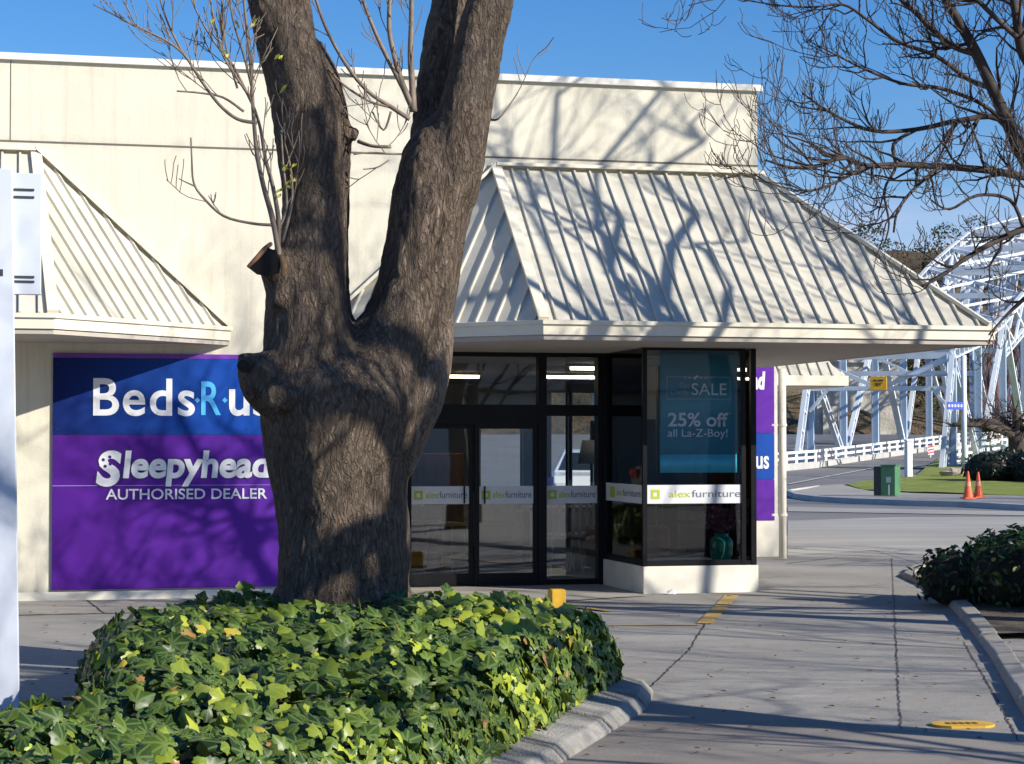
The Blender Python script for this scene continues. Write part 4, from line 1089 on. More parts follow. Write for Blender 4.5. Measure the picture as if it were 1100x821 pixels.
for pts, kk in px_limbs:
    PP, RR = tube_px(tk, pts, YR, 8)
    for k in range(int(kk*.52)):
        i = rng.randint(2, len(PP)-2); ax = (PP[i+1]-PP[i]).normalized()
        o = ax.orthogonal().normalized(); o.rotate(Matrix.Rotation(rng.uniform(0, 6.28), 3, ax)); a = R(rng.uniform(25, 70))
        grow(tw, PP[i], ax*math.cos(a)+o*math.sin(a)+Vector((-.15,0,-.25)), rng.uniform(.30, .80), min(.016, RR[i]*.7), 0, 2, rng, .30, (2,4), (25,70), 4, .60, .27)
top_ = onY(1170, 180, YR)
for (ex, ey, ez, r_) in ((9.9,17.4,9.0,.045),(11.2,15.6,10.4,.05),(13.0,17.2,9.2,.08),(9.3,18.2,8.6,.05),(10.6,18.4,9.9,.06),(12.0,17.6,10.6,.065),(13.8,16.2,8.0,.06)):
    e_ = Vector((ex, ey, ez)); pts = [top_+Vector((0,0,-.4))]; rad = [r_]; n_ = 8
    for i in range(1, n_+1):
        q = pts[0].lerp(e_, i/n_)+Vector([rng.gauss(0,.16) for _ in range(3)])+Vector((.9,0,1.0))*math.sin(math.pi*i/n_); pts.append(q); rad.append(r_*(1-.8*i/n_))
    tk.tube(pts, rad, 7)
    for k in range(9):
        i = rng.randint(2, n_-1); ax = (pts[i+1]-pts[i]).normalized(); o = ax.orthogonal().normalized(); o.rotate(Matrix.Rotation(rng.uniform(0, 6.28), 3, ax)); a = R(rng.uniform(25, 60))
        if pts[i].z < 7.0: continue
        grow(tw, pts[i], ax*math.cos(a)+o*math.sin(a)+Vector((0,0,.25)), rng.uniform(1.0, 2.1), rad[i]*.5, 0, 2, rng, .2, (3,4), (20,55), 5, .5, .2)
tk.build('trunk', MT['twig'], rt, smooth=True); tw.build('branches', MT['twig'], rt)

# ---- trees outside the frame on the right whose shadows fall across the drive and the roof
SUN_AZ, SUN_EL = R(47), R(26)
SUN = Vector((math.sin(SUN_AZ)*math.cos(SUN_EL), -math.cos(SUN_AZ)*math.cos(SUN_EL), math.sin(SUN_EL)))
def full_tree(seed, H, r0, name='bare_tree', fork=2.6, limbs=6, kids=(4,6), upb=.1, spreadz=.9):
    rng = random.Random(seed); t = MB(); w = MB()
    t.tube([(0,0,-.1),(0,0,fork*.5),(.05,0,fork),(.0,.05,fork*1.5)], [r0*1.3,r0,r0*.9,r0*.6], 12)
    for k in range(limbs):
        a = 6.28*k/limbs+rng.uniform(-.3,.3); z0 = fork*rng.uniform(.85, 1.4)
        d = Vector((math.cos(a), math.sin(a), spreadz*rng.uniform(.6, 1.6))).normalized(); L = (H-fork)*rng.uniform(.7, 1.0)
        pts = [Vector((0,0,z0))]; rad = [r0*.32]; cur = pts[0].copy()
        for i in range(7):
            d = (d+Vector([rng.gauss(0,.13) for _ in range(3)])+Vector((0,0,.06))).normalized(); cur = cur+d*L/7; pts.append(cur.copy()); rad.append(r0*.32*(1-.85*(i+1)/7))
        t.tube(pts, rad, 8)
        for j in range(9):
            u = rng.uniform(.25, .98)*7; i = min(6, int(u)); q = pts[i].lerp(pts[i+1], u-i); ax = (pts[i+1]-pts[i]).normalized()
            o = ax.orthogonal().normalized(); o.rotate(Matrix.Rotation(rng.uniform(0,6.28),3,ax)); an = R(rng.uniform(30,60))
            grow(w, q, ax*math.cos(an)+o*math.sin(an), L*.38*rng.uniform(.7,1.2), rad[i]*.6, 0, 2, rng, upb, kids)
    root = empty(name, (0,0,0)); t.build('trunk', MT['twig'], root, smooth=True); w.build('branches', MT['twig'], root)
    return root
t1 = full_tree(21, 9.0, .20)
tag(t1, 'leafless tree standing out of view past the right edge of the frame', 'tree', 'bare trees beyond the right edge of the frame')
def place(o, x, y, rz, s=1): o.location = (x, y, 0); o.rotation_euler = (0, 0, rz); o.scale = (s, s, s)
place(t1, 15.6, 13.4, 0, 1.3)
for (x, y, rz, s) in ((14.6, 9.2, 1.7, .82), (18.8, 21.4, 0.9, .95), (9.2, 5.2, 3.0, .75), (33.5, 43, 2.2, 1.0), (39, 40.5, 4.2, 1.1)):
    c = copy_tree(t1); place(c, x, y, rz, s)
# heavy limbed tree close on the right, outside the frame, shading the big trunk
nb = empty('bare_tree', (8.3, 7.9, 0), 'thick limbed leafless tree past the right edge nearest the viewer', 'tree'); rng = random.Random(41)
tk = MB(); tw = MB()
def lift(px_, py_, t): return onY(px_, py_, YT0-.4)+SUN*(t/SUN.z*.7)
tk.tube([(8.3,7.9,-.1),(8.35,7.9,1.2),(8.2,8.0,2.6)], [.24,.19,.17], 14)
for P_, r_ in (([(8.2,8.0,2.4), lift(520,600,4.6)*.5+Vector((8.3,8.6,3.2))*.5, lift(440,540,5.2), lift(370,590,5.2), lift(290,640,5.2), lift(200,640,5.2)], [.17,.17,.155,.15,.10,.05]),
               ([(8.2,8.0,2.5), lift(470,500,5.2), lift(380,455,5.2), lift(310,445,5.2), lift(240,380,5.3)], [.15,.12,.10,.09,.05]),
               ([(8.2,8.0,2.5), lift(500,400,5.4), lift(420,330,5.4), lift(390,220,5.4), lift(360,100,5.4)], [.13,.10,.08,.07,.05]),
               ([(8.2,8.0,2.5), (8.6,8.0,4.2), (8.9,7.4,6.2), (9.1,7.2,8.0)], [.15,.12,.08,.04]),
               ([(8.2,8.0,2.3), (7.6,7.6,3.8), (6.6,7.1,4.9), (5.9,6.7,5.8)], [.13,.10,.07,.04])):
    P_ = [Vector(p) for p in P_]; tk.tube(P_, r_, 9)
    for k in range(9):
        i = rng.randint(1, len(P_)-2); t_ = rng.random(); ax = (P_[i+1]-P_[i]).normalized(); o = ax.orthogonal().normalized(); o.rotate(Matrix.Rotation(rng.uniform(0,6.28),3,ax)); a = R(rng.uniform(30,60))
        grow(tw, P_[i].lerp(P_[i+1], t_), ax*math.cos(a)+o*math.sin(a)+Vector((0,0,.3)), rng.uniform(.9,1.8), r_[i]*.35, 0, 2, rng, .2, (3,5))
tk.build('trunk', MT['twig'], nb, smooth=True); tw.build('branches', MT['twig'], nb)

# ================================================================== ivy bed
def inpoly(x, y, P):
    c = False; n = len(P)
    for i in range(n):
        a, b = P[i], P[i-1]
        if (a[1] > y) != (b[1] > y) and x < (b[0]-a[0])*(y-a[1])/(b[1]-a[1])+a[0]: c = not c
    return c
def edist(x, y, P):
    best = 9; bn = None
    for i in range(len(P)):
        ax, ay = P[i-1]; bx_, by_ = P[i]; dx, dy = bx_-ax, by_-ay; L = dx*dx+dy*dy
        t = max(0, min(1, ((x-ax)*dx+(y-ay)*dy)/L)); qx, qy = ax+dx*t, ay+dy*t; d = math.hypot(x-qx, y-qy)
        if d < best: best = d; bn = (qx-x, qy-y)
    return best, bn
bed = [(-3.2,8.9),(-.6,8.4),(1.0,8.4),(1.75,9.0),(2.35,9.95),(2.80,10.8),(3.32,11.8),(3.80,12.7),(3.99,13.4),(3.84,14.15),(3.05,14.95),(2.2,15.1),(1.3,14.9),(.85,14.4),(.46,13.5),(.42,12.3),(.36,11.0),(.2,10.45),(-.3,10.3),(-3.2,10.3)]
def ih(x, y):
    base = .30+.20*max(0, min(1, (y-9.8)/1.7))-.09*max(0, min(1, (x-2.9)/.9))*max(0, min(1, (y-13.2)/1.2))
    return base+.11*noise.noise(Vector((x*1.9, y*1.9, 0)))+.04*noise.noise(Vector((x*5, y*5, 4)))
def surf(x, y):
    d, n = edist(x, y, bed); s = min(1, d/.34); return ih(x, y)*(1-(1-s)**2.6)
LEAF = [(0,0),(.22,-.16),(.50,-.02),(.47,.22),(.58,.44),(.33,.58),(.20,.78),(0,1.0),(-.20,.78),(-.33,.58),(-.58,.44),(-.47,.22),(-.50,-.02),(-.22,-.16)]
def add_leaf(V, Fc, UVs, T, c, nrm, size, ang, tint, rng, shape=LEAF, curl=.18):
    curl = curl*rng.uniform(.4, 2.6)
    nrm = nrm.normalized(); u = nrm.orthogonal().normalized(); u.rotate(Matrix.Rotation(ang, 3, nrm)); w = nrm.cross(u)
    b = len(V); k = len(shape)
    V.append(c+w*size*.35+nrm*size*.04); uvc = (0, .35)
    for (x, y) in shape:
        V.append(c+u*x*size+w*y*size-nrm*(abs(x)*curl+max(0, y-.4)*curl*.9)*size)
    for i in range(k):
        j = (i+1) % k; Fc.append((b, b+1+i, b+1+j)); UVs += [uvc, shape[i], shape[j]]; 
    T += [tint]*(k+1)
def leaf_mesh(name, V, Fc, UVs, T, mats, parent=None, extra=None):
    me = bpy.data.meshes.new(name); nv = len(V); off = WL[parent.name] if parent else Vector((0,0,0))
    if extra: 
        ev, ef = extra; Fc = Fc+[tuple(i+nv for i in f) for f in ef]; V = V+ev; T = T+[0.0]*len(ev)
    me.from_pydata([tuple(v-off) for v in V], [], Fc)
    uv = me.uv_layers.new(name='UVMap'); n = len(UVs)
    flat = [c for q in UVs for c in q]; flat += [0.0]*(2*(len(me.loops)-n)); uv.data.foreach_set('uv', flat)
    at = me.color_attributes.new('tint', 'FLOAT_COLOR', 'POINT')
    at.data.foreach_set('color', [c for t in T for c in (t, t, t, 1)])
    for m in mats: me.materials.append(m)
    if extra: 
        k = len(Fc)-len(extra[1]); me.polygons.foreach_set('material_index', [0]*k+[1]*len(extra[1]))
    me.polygons.foreach_set('use_smooth', [True]*len(me.polygons))
    me.update(); return link_mesh(name, me, parent)
rng = random.Random(77); V = []; Fc = []; UVs = []; T = []
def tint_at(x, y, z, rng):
    b = .37+.32*noise.noise(Vector((x*1.1, y*1.1, 9)))+.22*max(0, min(1, (x-.9)/2.6))  # tint rises to the right, putting the sunlit side into leaf colour
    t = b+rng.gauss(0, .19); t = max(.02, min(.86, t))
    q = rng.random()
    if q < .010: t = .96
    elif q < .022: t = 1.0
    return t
cnt = 0
while cnt < 9300:
    x = rng.uniform(-1.3, 3.95); y = rng.uniform(8.35, 15.15)
    if not inpoly(x, y, bed): continue
    if x < -.6: continue
    if math.hypot(x-tree.location.x, y-YT0) < .50: continue
    cnt += 1
    e = .05; z = surf(x, y); gx = (surf(x+e, y)-surf(x-e, y))/(2*e); gy = (surf(x, y+e)-surf(x, y-e))/(2*e)
    nrm = Vector((-gx, -gy, 1)).normalized()+Vector([rng.gauss(0, .42) for _ in range(3)])+Vector((.25, -.45, .0))
    dz = rng.uniform(-.11, .06)
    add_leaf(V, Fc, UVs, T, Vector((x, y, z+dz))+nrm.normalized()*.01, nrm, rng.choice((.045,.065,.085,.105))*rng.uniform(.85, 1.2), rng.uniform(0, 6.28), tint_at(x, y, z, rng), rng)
# sides
for i in range(len(bed)):
    ax, ay = bed[i-1]; bx_, by_ = bed[i]
    if max(ax, bx_) < -.6: continue
    L = math.hypot(bx_-ax, by_-ay); nx, ny = (by_-ay)/L, -(bx_-ax)/L
    for k in range(int(L*330)):
        t = rng.random(); x, y = ax+(bx_-ax)*t, ay+(by_-ay)*t
        if x < -.7: continue
        hz = ih(x, y); z = rng.uniform(.13, hz*.98); ins = .02+.20*(z/hz)**3
        nrm = Vector((nx, ny, .35))+Vector([rng.gauss(0, .35) for _ in range(3)])
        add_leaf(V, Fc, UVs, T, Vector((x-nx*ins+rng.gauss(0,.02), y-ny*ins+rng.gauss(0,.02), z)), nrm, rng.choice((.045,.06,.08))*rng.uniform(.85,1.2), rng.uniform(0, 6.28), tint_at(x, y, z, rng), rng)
# shade mass below the leaves
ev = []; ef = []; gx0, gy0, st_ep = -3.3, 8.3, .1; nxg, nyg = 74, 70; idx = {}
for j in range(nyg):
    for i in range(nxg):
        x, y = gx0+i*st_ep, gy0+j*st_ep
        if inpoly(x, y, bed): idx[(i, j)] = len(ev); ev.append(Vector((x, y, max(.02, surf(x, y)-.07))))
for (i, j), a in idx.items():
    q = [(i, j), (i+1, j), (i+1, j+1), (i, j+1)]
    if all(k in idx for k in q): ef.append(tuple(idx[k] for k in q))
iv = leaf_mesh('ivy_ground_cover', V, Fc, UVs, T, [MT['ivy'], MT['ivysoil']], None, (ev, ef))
tag(iv, 'mass of glossy lobed ivy leaves filling the kerbed bed round the big trunk', 'ivy', kind='stuff')

# ================================================================== right shrub
OV = [(0,0),(.22,.25),(.26,.55),(.12,.85),(0,1),(-.12,.85),(-.26,.55),(-.22,.25)]
def blob_leaves(cs, n, size, rng, tmean=.35, tsd=.2, upb=.0, shape=OV, inner=.85):
    V, Fc, UVs, T = [], [], [], []
    wts = [c[3]*c[4]*c[5] for c in cs]
    for k in range(n):
        cx_, cy_, cz_, rx, ry, rz = rng.choices(cs, wts)[0]
        d = Vector([rng.gauss(0,1) for _ in range(3)]).normalized()
        if d.z < -.55: d.z *= -1
        s = rng.uniform(inner, 1.04); lump = 1+.13*noise.noise(d*3+Vector((cx_, cy_, 0)))
        p = Vector((cx_+d.x*rx*s*lump, cy_+d.y*ry*s*lump, cz_+d.z*rz*s*lump))
        if p.z < .03: continue
        nrm = d+Vector([rng.gauss(0,.5) for _ in range(3)])+Vector((0,0,upb))
        add_leaf(V, Fc, UVs, T, p, nrm, size*rng.uniform(.7,1.3), rng.uniform(0,6.28), max(0, min(1, rng.gauss(tmean, tsd))), rng, shape, .15)
    return V, Fc, UVs, T
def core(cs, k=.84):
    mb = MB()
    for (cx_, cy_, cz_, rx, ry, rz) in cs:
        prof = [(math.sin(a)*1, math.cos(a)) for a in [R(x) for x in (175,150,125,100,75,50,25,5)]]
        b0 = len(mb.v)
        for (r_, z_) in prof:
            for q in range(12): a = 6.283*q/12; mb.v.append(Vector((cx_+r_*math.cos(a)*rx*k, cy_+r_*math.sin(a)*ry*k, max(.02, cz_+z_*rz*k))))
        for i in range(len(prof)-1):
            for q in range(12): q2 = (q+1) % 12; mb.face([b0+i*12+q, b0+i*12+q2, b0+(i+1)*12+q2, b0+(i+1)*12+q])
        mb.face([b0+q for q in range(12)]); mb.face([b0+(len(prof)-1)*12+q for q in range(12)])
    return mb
rng = random.Random(9)
cs = [(9.72,18.6,.34,.62,.7,.44),(10.25,18.3,.40,.70,.85,.48),(10.05,19.4,.36,.6,.7,.42),(10.9,18.2,.42,.75,.9,.5),(9.35,19.3,.26,.45,.5,.34),(9.75,17.75,.26,.48,.5,.36),(11.4,18.0,.42,.8,1.0,.5)]
srb = empty('shrub', (10.1,18.5,0), 'low dense dark green shrub in the kerbed bed at the right edge', 'shrub')
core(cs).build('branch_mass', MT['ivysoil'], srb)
V, Fc, UVs, T = blob_leaves(cs, 6500, .085, rng, .45, .28, .2)
leaf_mesh('foliage', V, Fc, UVs, T, [MT['shrub']], srb)

# fallen leaves on the concrete
rng = random.Random(31); lf = MB()
for k in range(240):
    px_, py_ = rng.uniform(20, 1090), rng.uniform(640, 815); p = gp(px_, py_)
    if inpoly(p.x, p.y, bed) or (6.6 < p.x < 8.1 and p.y > 21.4): continue
    a = rng.uniform(0, 6.28); s = rng.uniform(.012, .035); c_, s_ = math.cos(a)*s, math.sin(a)*s
    lf.poly([p+Vector((c_, s_, .014)), p+Vector((-s_*.5, c_*.5, .022)), p+Vector((-c_, -s_, .014)), p+Vector((s_*.5, -c_*.5, .018))])
o = lf.build('fallen_leaves', simple('dry_leaf', (.15,.095,.05), .9, 0, .5, 3), None, fixn=False); tag(o, 'scattered dry brown leaves on the concrete', 'leaves', kind='stuff')

# ================================================================== small things near by
p = gp(598, 657)
bo = empty('bollard', (p.x, p.y, 0), 'short square yellow bollard behind the ivy bed', 'bollard')
b = MB(); b.box(p.x-.075, p.x+.075, p.y-.075, p.y+.075, 0, .215, bev=.012); b.build('post', MT['yellow'], bo)
b = MB(); b.box(p.x-.11, p.x+.11, p.y-.11, p.y+.11, 0.012, .03); b.build('base_plate', MT['dkgrey'], bo)
p = gp(1034, 781)
cv = empty('utility_cover', (p.x, p.y, 0), 'small oblong yellow utility cover set in the driveway', 'utility cover')
b = MB(); M_ = Matrix.Translation((p.x, p.y, .003)) @ Matrix.Rotation(-YAW+R(4), 4, 'Z')
ring = [(.115*math.cos(a)+(.07 if math.cos(a) > 0 else -.07), .125*math.sin(a)) for a in [R(15+30*k) for k in range(12)]]
b.prism(ring, 0, .014); b.v = [M_ @ v for v in b.v]; b.build('lid', MT['yellow'], cv)
b = MB()
for k in range(5): b.box(-.10+.04*k, -.075+.04*k, -.028, .028, .014, .0165, 0, M_)
b.build('embossed_mark', MT['tar'], cv)
# litter
p = gp(722, 640); b = MB()
b.v = [p+Vector(v) for v in ((-.06,-.02,.012),(.02,-.05,.012),(.07,.0,.03),(.03,.04,.05),(-.05,.03,.04),(0,0,.06))]
for q in ((0,1,5),(1,2,5),(2,3,5),(3,4,5),(4,0,5)): b.face(list(q))
o = b.build('paper_litter', MT['plainwhite'], None, fixn=False); tag(o, 'crumpled white paper lying against the display window plinth', 'litter')

# big white sign post at the left edge
pb = gp(8, 778)
sp_ = empty('sign_post', (pb.x, pb.y, 0), 'tall white painted steel sign post at the left edge with a side box', 'sign post')
x1 = onY(21.5, 775, pb.y).x; xt = onY(13.5, 180, pb.y).x; zt = onY(10, 181, pb.y).z
b = MB(); b.v = [Vector(v) for v in ((x1-.30,pb.y,0),(x1,pb.y,0),(x1,pb.y+.16,0),(x1-.30,pb.y+.16,0),(xt-.28,pb.y,zt),(xt,pb.y,zt),(xt,pb.y+.16,zt),(xt-.28,pb.y+.16,zt))]
for q in ((3,2,1,0),(4,5,6,7),(0,1,5,4),(1,2,6,5),(2,3,7,6),(3,0,4,7)): b.face(list(q))
o = b.build('post', MT['white'], sp_); md = o.modifiers.new('b','BEVEL'); md.width = .008; md.segments = 2
q0, q1 = onY(13, 316, pb.y+.05), onY(45, 187, pb.y+.05)
b = MB(); b.box(q0.x-.02, q1.x, pb.y+.03, pb.y+.11, q0.z, q1.z, bev=.005); o = b.build('side_box', MT['white'], sp_)
b = MB()
for yy in (204, 212, 298, 303):
    s0, s1 = onY(15, yy, pb.y), onY(37, yy-2, pb.y); b.box(s0.x, s1.x, pb.y+.022, pb.y+.029, s0.z, s0.z+.012)
b.build('slot', MT['dkgrey'], o)
b = MB(); q = onY(1, 293, pb.y); b.box(q.x-.03, q.x+.012, pb.y-.004, pb.y-.001, q.z-.02, q.z+.02); b.build('bolt_plate', MT['dkgrey'], sp_)

# ================================================================== street furniture beyond
def at(x, y): p = gp(x, y); p.z += .12; return p
p = at(956, 537)
ub = empty('utility_cabinet', p, 'green steel utility cabinet with darker side standing on the verge', 'utility cabinet')
a_ = R(-35); M_ = Matrix.Translation(p) @ Matrix.Rotation(-YAW-R(28), 4, 'Z')
b = MB(); b.box(-.20, .24, -.24, .24, 0, .86, 0, M_, bev=.015); b.build('cabinet_body', MT['green'], ub)
b = MB(); b.box(-.42,-.205,-.20,.24,0,.84,0,M_, bev=.012); b.build('shaded_side_box', MT['dkgrey'], ub)  # dark grey box puts the cabinet's shaded left side into colour
b = MB(); b.box(-.22,.26,-.26,.26,.862,.89,0,M_); b.build('lid', MT['green'], ub)
b = MB(); b.box(-.03,.11,-.252,-.244,.38,.54,0,M_); b.build('label_plate', MT['chrome'], ub); b = MB(); b.box(.03,.06,-.251,-.244,.02,.32,0,M_); b.build('stain_strip', MT['rail'], ub)
def cone(x, y, s, label):
    p = at(x, y); t = empty('traffic_cone', p, label, 'traffic cone', 'orange traffic cones on the far kerb')
    b = MB(); b.box(p.x-.17*s, p.x+.17*s, p.y-.17*s, p.y+.17*s, p.z, p.z+.035*s, bev=.012); b.build('base', MT['orange'], t)
    b = MB(); b.lathe([(.14*s,.035*s),(.10*s,.25*s),(.085*s,.34*s)], p, 16); b.lathe([(.066*s,.47*s),(.045*s,.62*s),(.025*s,.74*s),(.02*s,.75*s)], p, 16); b.build('cone_body', MT['orange'], t, smooth=False)
    b = MB(); b.lathe([(.085*s,.342*s),(.066*s,.468*s)], p, 16); b.build('pale_band', simple('faded_band', (.75,.35,.2), .5), t)
cone(1040, 540.5, 1.0, 'orange traffic cone nearest the sign pole'); cone(1051, 539.5, .95, 'orange traffic cone next to the dark hedge')
p = at(976, 515.5)
t = empty('marker_post', p, 'plain white timber marker post on the far verge', 'post'); b = MB(); b.box(p.x-.13, p.x+.13, p.y-.13, p.y+.13, p.z-.2, onY(976,474,p.y).z, bev=.03); b.build('shaft', MT['rail'], t)
b = MB(); zt_ = onY(976,474,p.y).z; b.box(p.x-.15, p.x+.15, p.y-.15, p.y+.15, zt_+.002, zt_+.06, bev=.02); b.build('cap', MT['rail'], t)
p = at(1036, 514)
t = empty('street_sign', p, 'tall white pole carrying a blue street name blade', 'street sign')
zt_ = onY(1036, 382, p.y).z
b = MB(); b.tube([p-Vector((0,0,.2)), Vector((p.x, p.y, zt_))], .11, 10); b.build('pole', MT['steel_w'], t, smooth=True)
b = MB(); b.tube([p, p+Vector((0,0,.28))], .13, 10); b.build('pole_base', MT['dkgrey'], t)
a0, a1 = onY(1017, 440, p.y-.15), onY(1035, 432, p.y-.15)
b = MB(); b.box(a0.x, a1.x, p.y-.17, p.y-.14, a0.z, a1.z, bev=.01); bl_ = b.build('name_blade', MT['blueblade'], t)
b = MB()
for k in range(5): xx = a0.x+.10+k*(a1.x-a0.x-.2)/4; b.box(xx-.035, xx+.035, p.y-.176, p.y-.171, a0.z+.10, a1.z-.10)
b.build('lettering', MT['plainwhite'], bl_)
p = at(1026, 515); b = MB(); b.lathe([(.05,-.05),(.55,.0),(.62,.2),(.42,.42),(.12,.55),(.02,.57)], (0,0,0), 9)
for i, v in enumerate(b.v): b.v[i] = p+Vector((v.x*1.1, v.y*.7, v.z*.7))+Vector((noise.noise(v*3), noise.noise(v*3+Vector((5,0,0))), noise.noise(v*3+Vector((0,5,0)))))*.14
o = b.build('boulder', MT['rock'], None); tag(o, 'tan boulder at the foot of the street sign pole', 'boulder')
# chevron marker
p = at(1000, 492); t = empty('hazard_marker', p, 'small red and white striped hazard board at the bridge end', 'hazard marker')
s = p.y/F; w_ = 4.5*s; zt_ = onY(1000, 481, p.y).z
b = MB(); b.box(p.x-w_*.8, p.x+w_*.8, p.y, p.y+.03, p.z+.05, zt_+.1); bo_ = b.build('board', MT['plainwhite'], t)
b = MB(); hh = (zt_+.1-p.z-.05)
for k in range(3): z_ = p.z+.05+hh*(k+.25)/3; b.poly([(p.x-w_*.8, p.y-.004, z_), (p.x+w_*.8, p.y-.004, z_+hh*.14), (p.x+w_*.8, p.y-.004, z_+hh*.30), (p.x-w_*.8, p.y-.004, z_+hh*.16)])
b.build('stripes', MT['red'], bo_, fixn=False)
b = MB(); b.box(p.x-.03, p.x+.03, p.y+.03, p.y+.08, p.z-.3, zt_); b.build('stake', MT['rail'], t)
# hedge
rng = random.Random(12); q = [at(1078,521), at(1100,521), at(1125,522), at(1150,523), at(1172,524)]
cs = [(c_.x, c_.y+1, c_.z+.45, 1.0, 1.3, .62+(.10 if i else 0)) for i, c_ in enumerate(q)]
hd = empty('hedge', q[1], 'rounded dark clipped hedge on the far verge right of the cones', 'hedge')
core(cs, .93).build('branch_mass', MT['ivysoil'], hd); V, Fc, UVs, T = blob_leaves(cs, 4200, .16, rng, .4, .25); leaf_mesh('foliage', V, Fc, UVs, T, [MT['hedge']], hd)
# pollarded tree
p = at(1094, 505); rng = random.Random(14)
pt = empty('pollarded_tree', p, 'small pollarded tree with knotted flat crown behind the hedge', 'tree'); b = MB(); w = MB()
Yp = p.y; top = onY(1093, 462, Yp)
b.tube([p-Vector((0,0,.3)), p.lerp(top, .5), top], [.52,.45,.42], 10)
for (ex, ey) in ((1024,456),(1042,452),(1055,462),(1075,448),(1120,450),(1150,456),(1170,448),(1090,440)):
    e_ = onY(ex, ey, Yp+rng.uniform(-1.5,1.5)); mid = top.lerp(e_, .5)+Vector((0,0,rng.uniform(-.25,.25)))
    b.tube([top-Vector((0,0,.3)), mid, e_], [.22,.15,.09], 7)
    for k in range(14):
        q = top.lerp(e_, rng.uniform(.25, 1)); grow(w, q, Vector((rng.gauss(0,.8), rng.gauss(0,.8), rng.gauss(.15,.6))), rng.uniform(.5,1.4), .045, 0, 1, rng, .1, (3,5))
b.build('trunk', MT['twig'], pt, smooth=True); w.build('branches', MT['twig'], pt)

# ================================================================== bridge
AX = YAW+R(23); DX = Vector((math.sin(AX), math.cos(AX), 0)); PXv = Vector((math.cos(AX), -math.sin(AX), 0))
def camxy(xc, D): return Vector((math.sin(YAW), math.cos(YAW), 0))*D + Vector((math.cos(YAW), -math.sin(YAW), 0))*xc
B0 = camxy((868-550)/F*100, 100)
WB = 6.9; PAN = 7.2
def bp(side, s, h=0): q = B0+DX*s+PXv*(WB*side); return Vector((q.x, q.y, tz(q.x, q.y)-.15+h))
def hch(i):
    s = i*PAN; T_ = [(0,5.6),(10,6.6),(20,8.8),(28,11.0),(42,14.3),(65,17.0),(120,18.5)]
    for (a, b), (c, d) in zip(T_[:-1], T_[1:]):
        if s <= c: return b+(d-b)*(s-a)/(c-a)
    return 18.5
br = empty('steel_bridge', bp(.5, 0), 'pale blue riveted steel truss bridge with a rising arched top chord', 'bridge')
def ladder(mb, p, q, w=.5, t=.12, flange=.085, every=.9):
    w *= .85
    p, q = Vector(p), Vector(q); d = (q-p).normalized(); x = PXv.cross(d).normalized()
    for s_ in (-1, 1): mb.bar(p+x*s_*w/2, q+x*s_*w/2, flange, .22, up=PXv)
    L = (q-p).length; n = max(2, int(L/every))
    for k in range(n+1): c_ = p+d*(L*k/n); mb.bar(c_-x*w/2, c_+x*w/2, .10, .20, up=PXv)
NP = 14
for side in (0, 1):
    b = MB(); ladder(b, bp(side, -2.2, .1), bp(side, .6, 5.6), .55); b.build('end_post', MT['steel_w'], br)
    b = MB(); prev = bp(side, .6, 5.6)
    for i in range(1, NP+1):
        q = bp(side, i*PAN, hch(i)); ladder(b, prev, q, .5, every=1.1); prev = q
    b.build('top_chord', MT['steel_w'], br)
    b = MB(); prev = bp(side, .6, 5.4)
    b = MB()
    for i in range(2, NP):      # lower rib of the arch
        ladder(b, bp(side, i*PAN, hch(i)-1.6-.12*i), bp(side, (i+1)*PAN, hch(i+1)-1.6-.12*(i+1)), .35, every=1.4)
        for u_ in (0, .5): b.bar(bp(side, (i+u_)*PAN, (hch(i)-1.6-.12*i)*(1-u_)+(hch(i+1)-1.6-.12*(i+1))*u_), bp(side, (i+u_+.5)*PAN, hch(i)*(.5-u_)+hch(i+1)*(.5+u_)), .12, .14); b.bar(bp(side, (i+u_)*PAN, hch(i)*(1-u_)+hch(i+1)*u_), bp(side, (i+u_+.5)*PAN, (hch(i)-1.6-.12*i)*(.5-u_)+(hch(i+1)-1.6-.12*(i+1))*(.5+u_)), .12, .14)
    b.build('arch_rib', MT['steel_w'], br)
    b = MB()
    for i in range(NP): b.bar(bp(side, i*PAN, .1), bp(side, (i+1)*PAN, .1), .35, .5)
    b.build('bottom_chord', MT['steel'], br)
    for i in range(0, NP+1):
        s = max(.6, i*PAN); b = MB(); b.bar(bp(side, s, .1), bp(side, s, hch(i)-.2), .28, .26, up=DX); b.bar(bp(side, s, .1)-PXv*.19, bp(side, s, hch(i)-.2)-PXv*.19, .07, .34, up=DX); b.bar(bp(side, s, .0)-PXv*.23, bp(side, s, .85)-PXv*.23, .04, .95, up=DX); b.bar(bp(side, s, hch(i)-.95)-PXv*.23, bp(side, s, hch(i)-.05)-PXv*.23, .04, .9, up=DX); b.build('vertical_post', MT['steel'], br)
    for i in range(NP):
        b = MB()
        if i % 2 == 0: a_, c_ = bp(side, i*PAN+.6, hch(i)-.4), bp(side, (i+1)*PAN, .3)
        else: a_, c_ = bp(side, i*PAN, .3), bp(side, (i+1)*PAN, hch(i+1)-.4)
        if i % 3 == 2: b.bar(a_, c_, .2, .34, up=PXv)
        else: ladder(b, a_, c_, .42, every=1.0)
        b.build('diagonal_brace', MT['steel_w'], br)
        if i > 3:
            b = MB(); hm_ = .5*hch(i); b.bar(bp(side, i*PAN, hm_), bp(side, (i+1)*PAN, .3), .2, .25, up=PXv); b.bar(bp(side, i*PAN, hm_), bp(side, (i+1)*PAN, hch(i+1)-.4), .2, .25, up=PXv); b.build('diagonal_brace', MT['steel_w'], br)
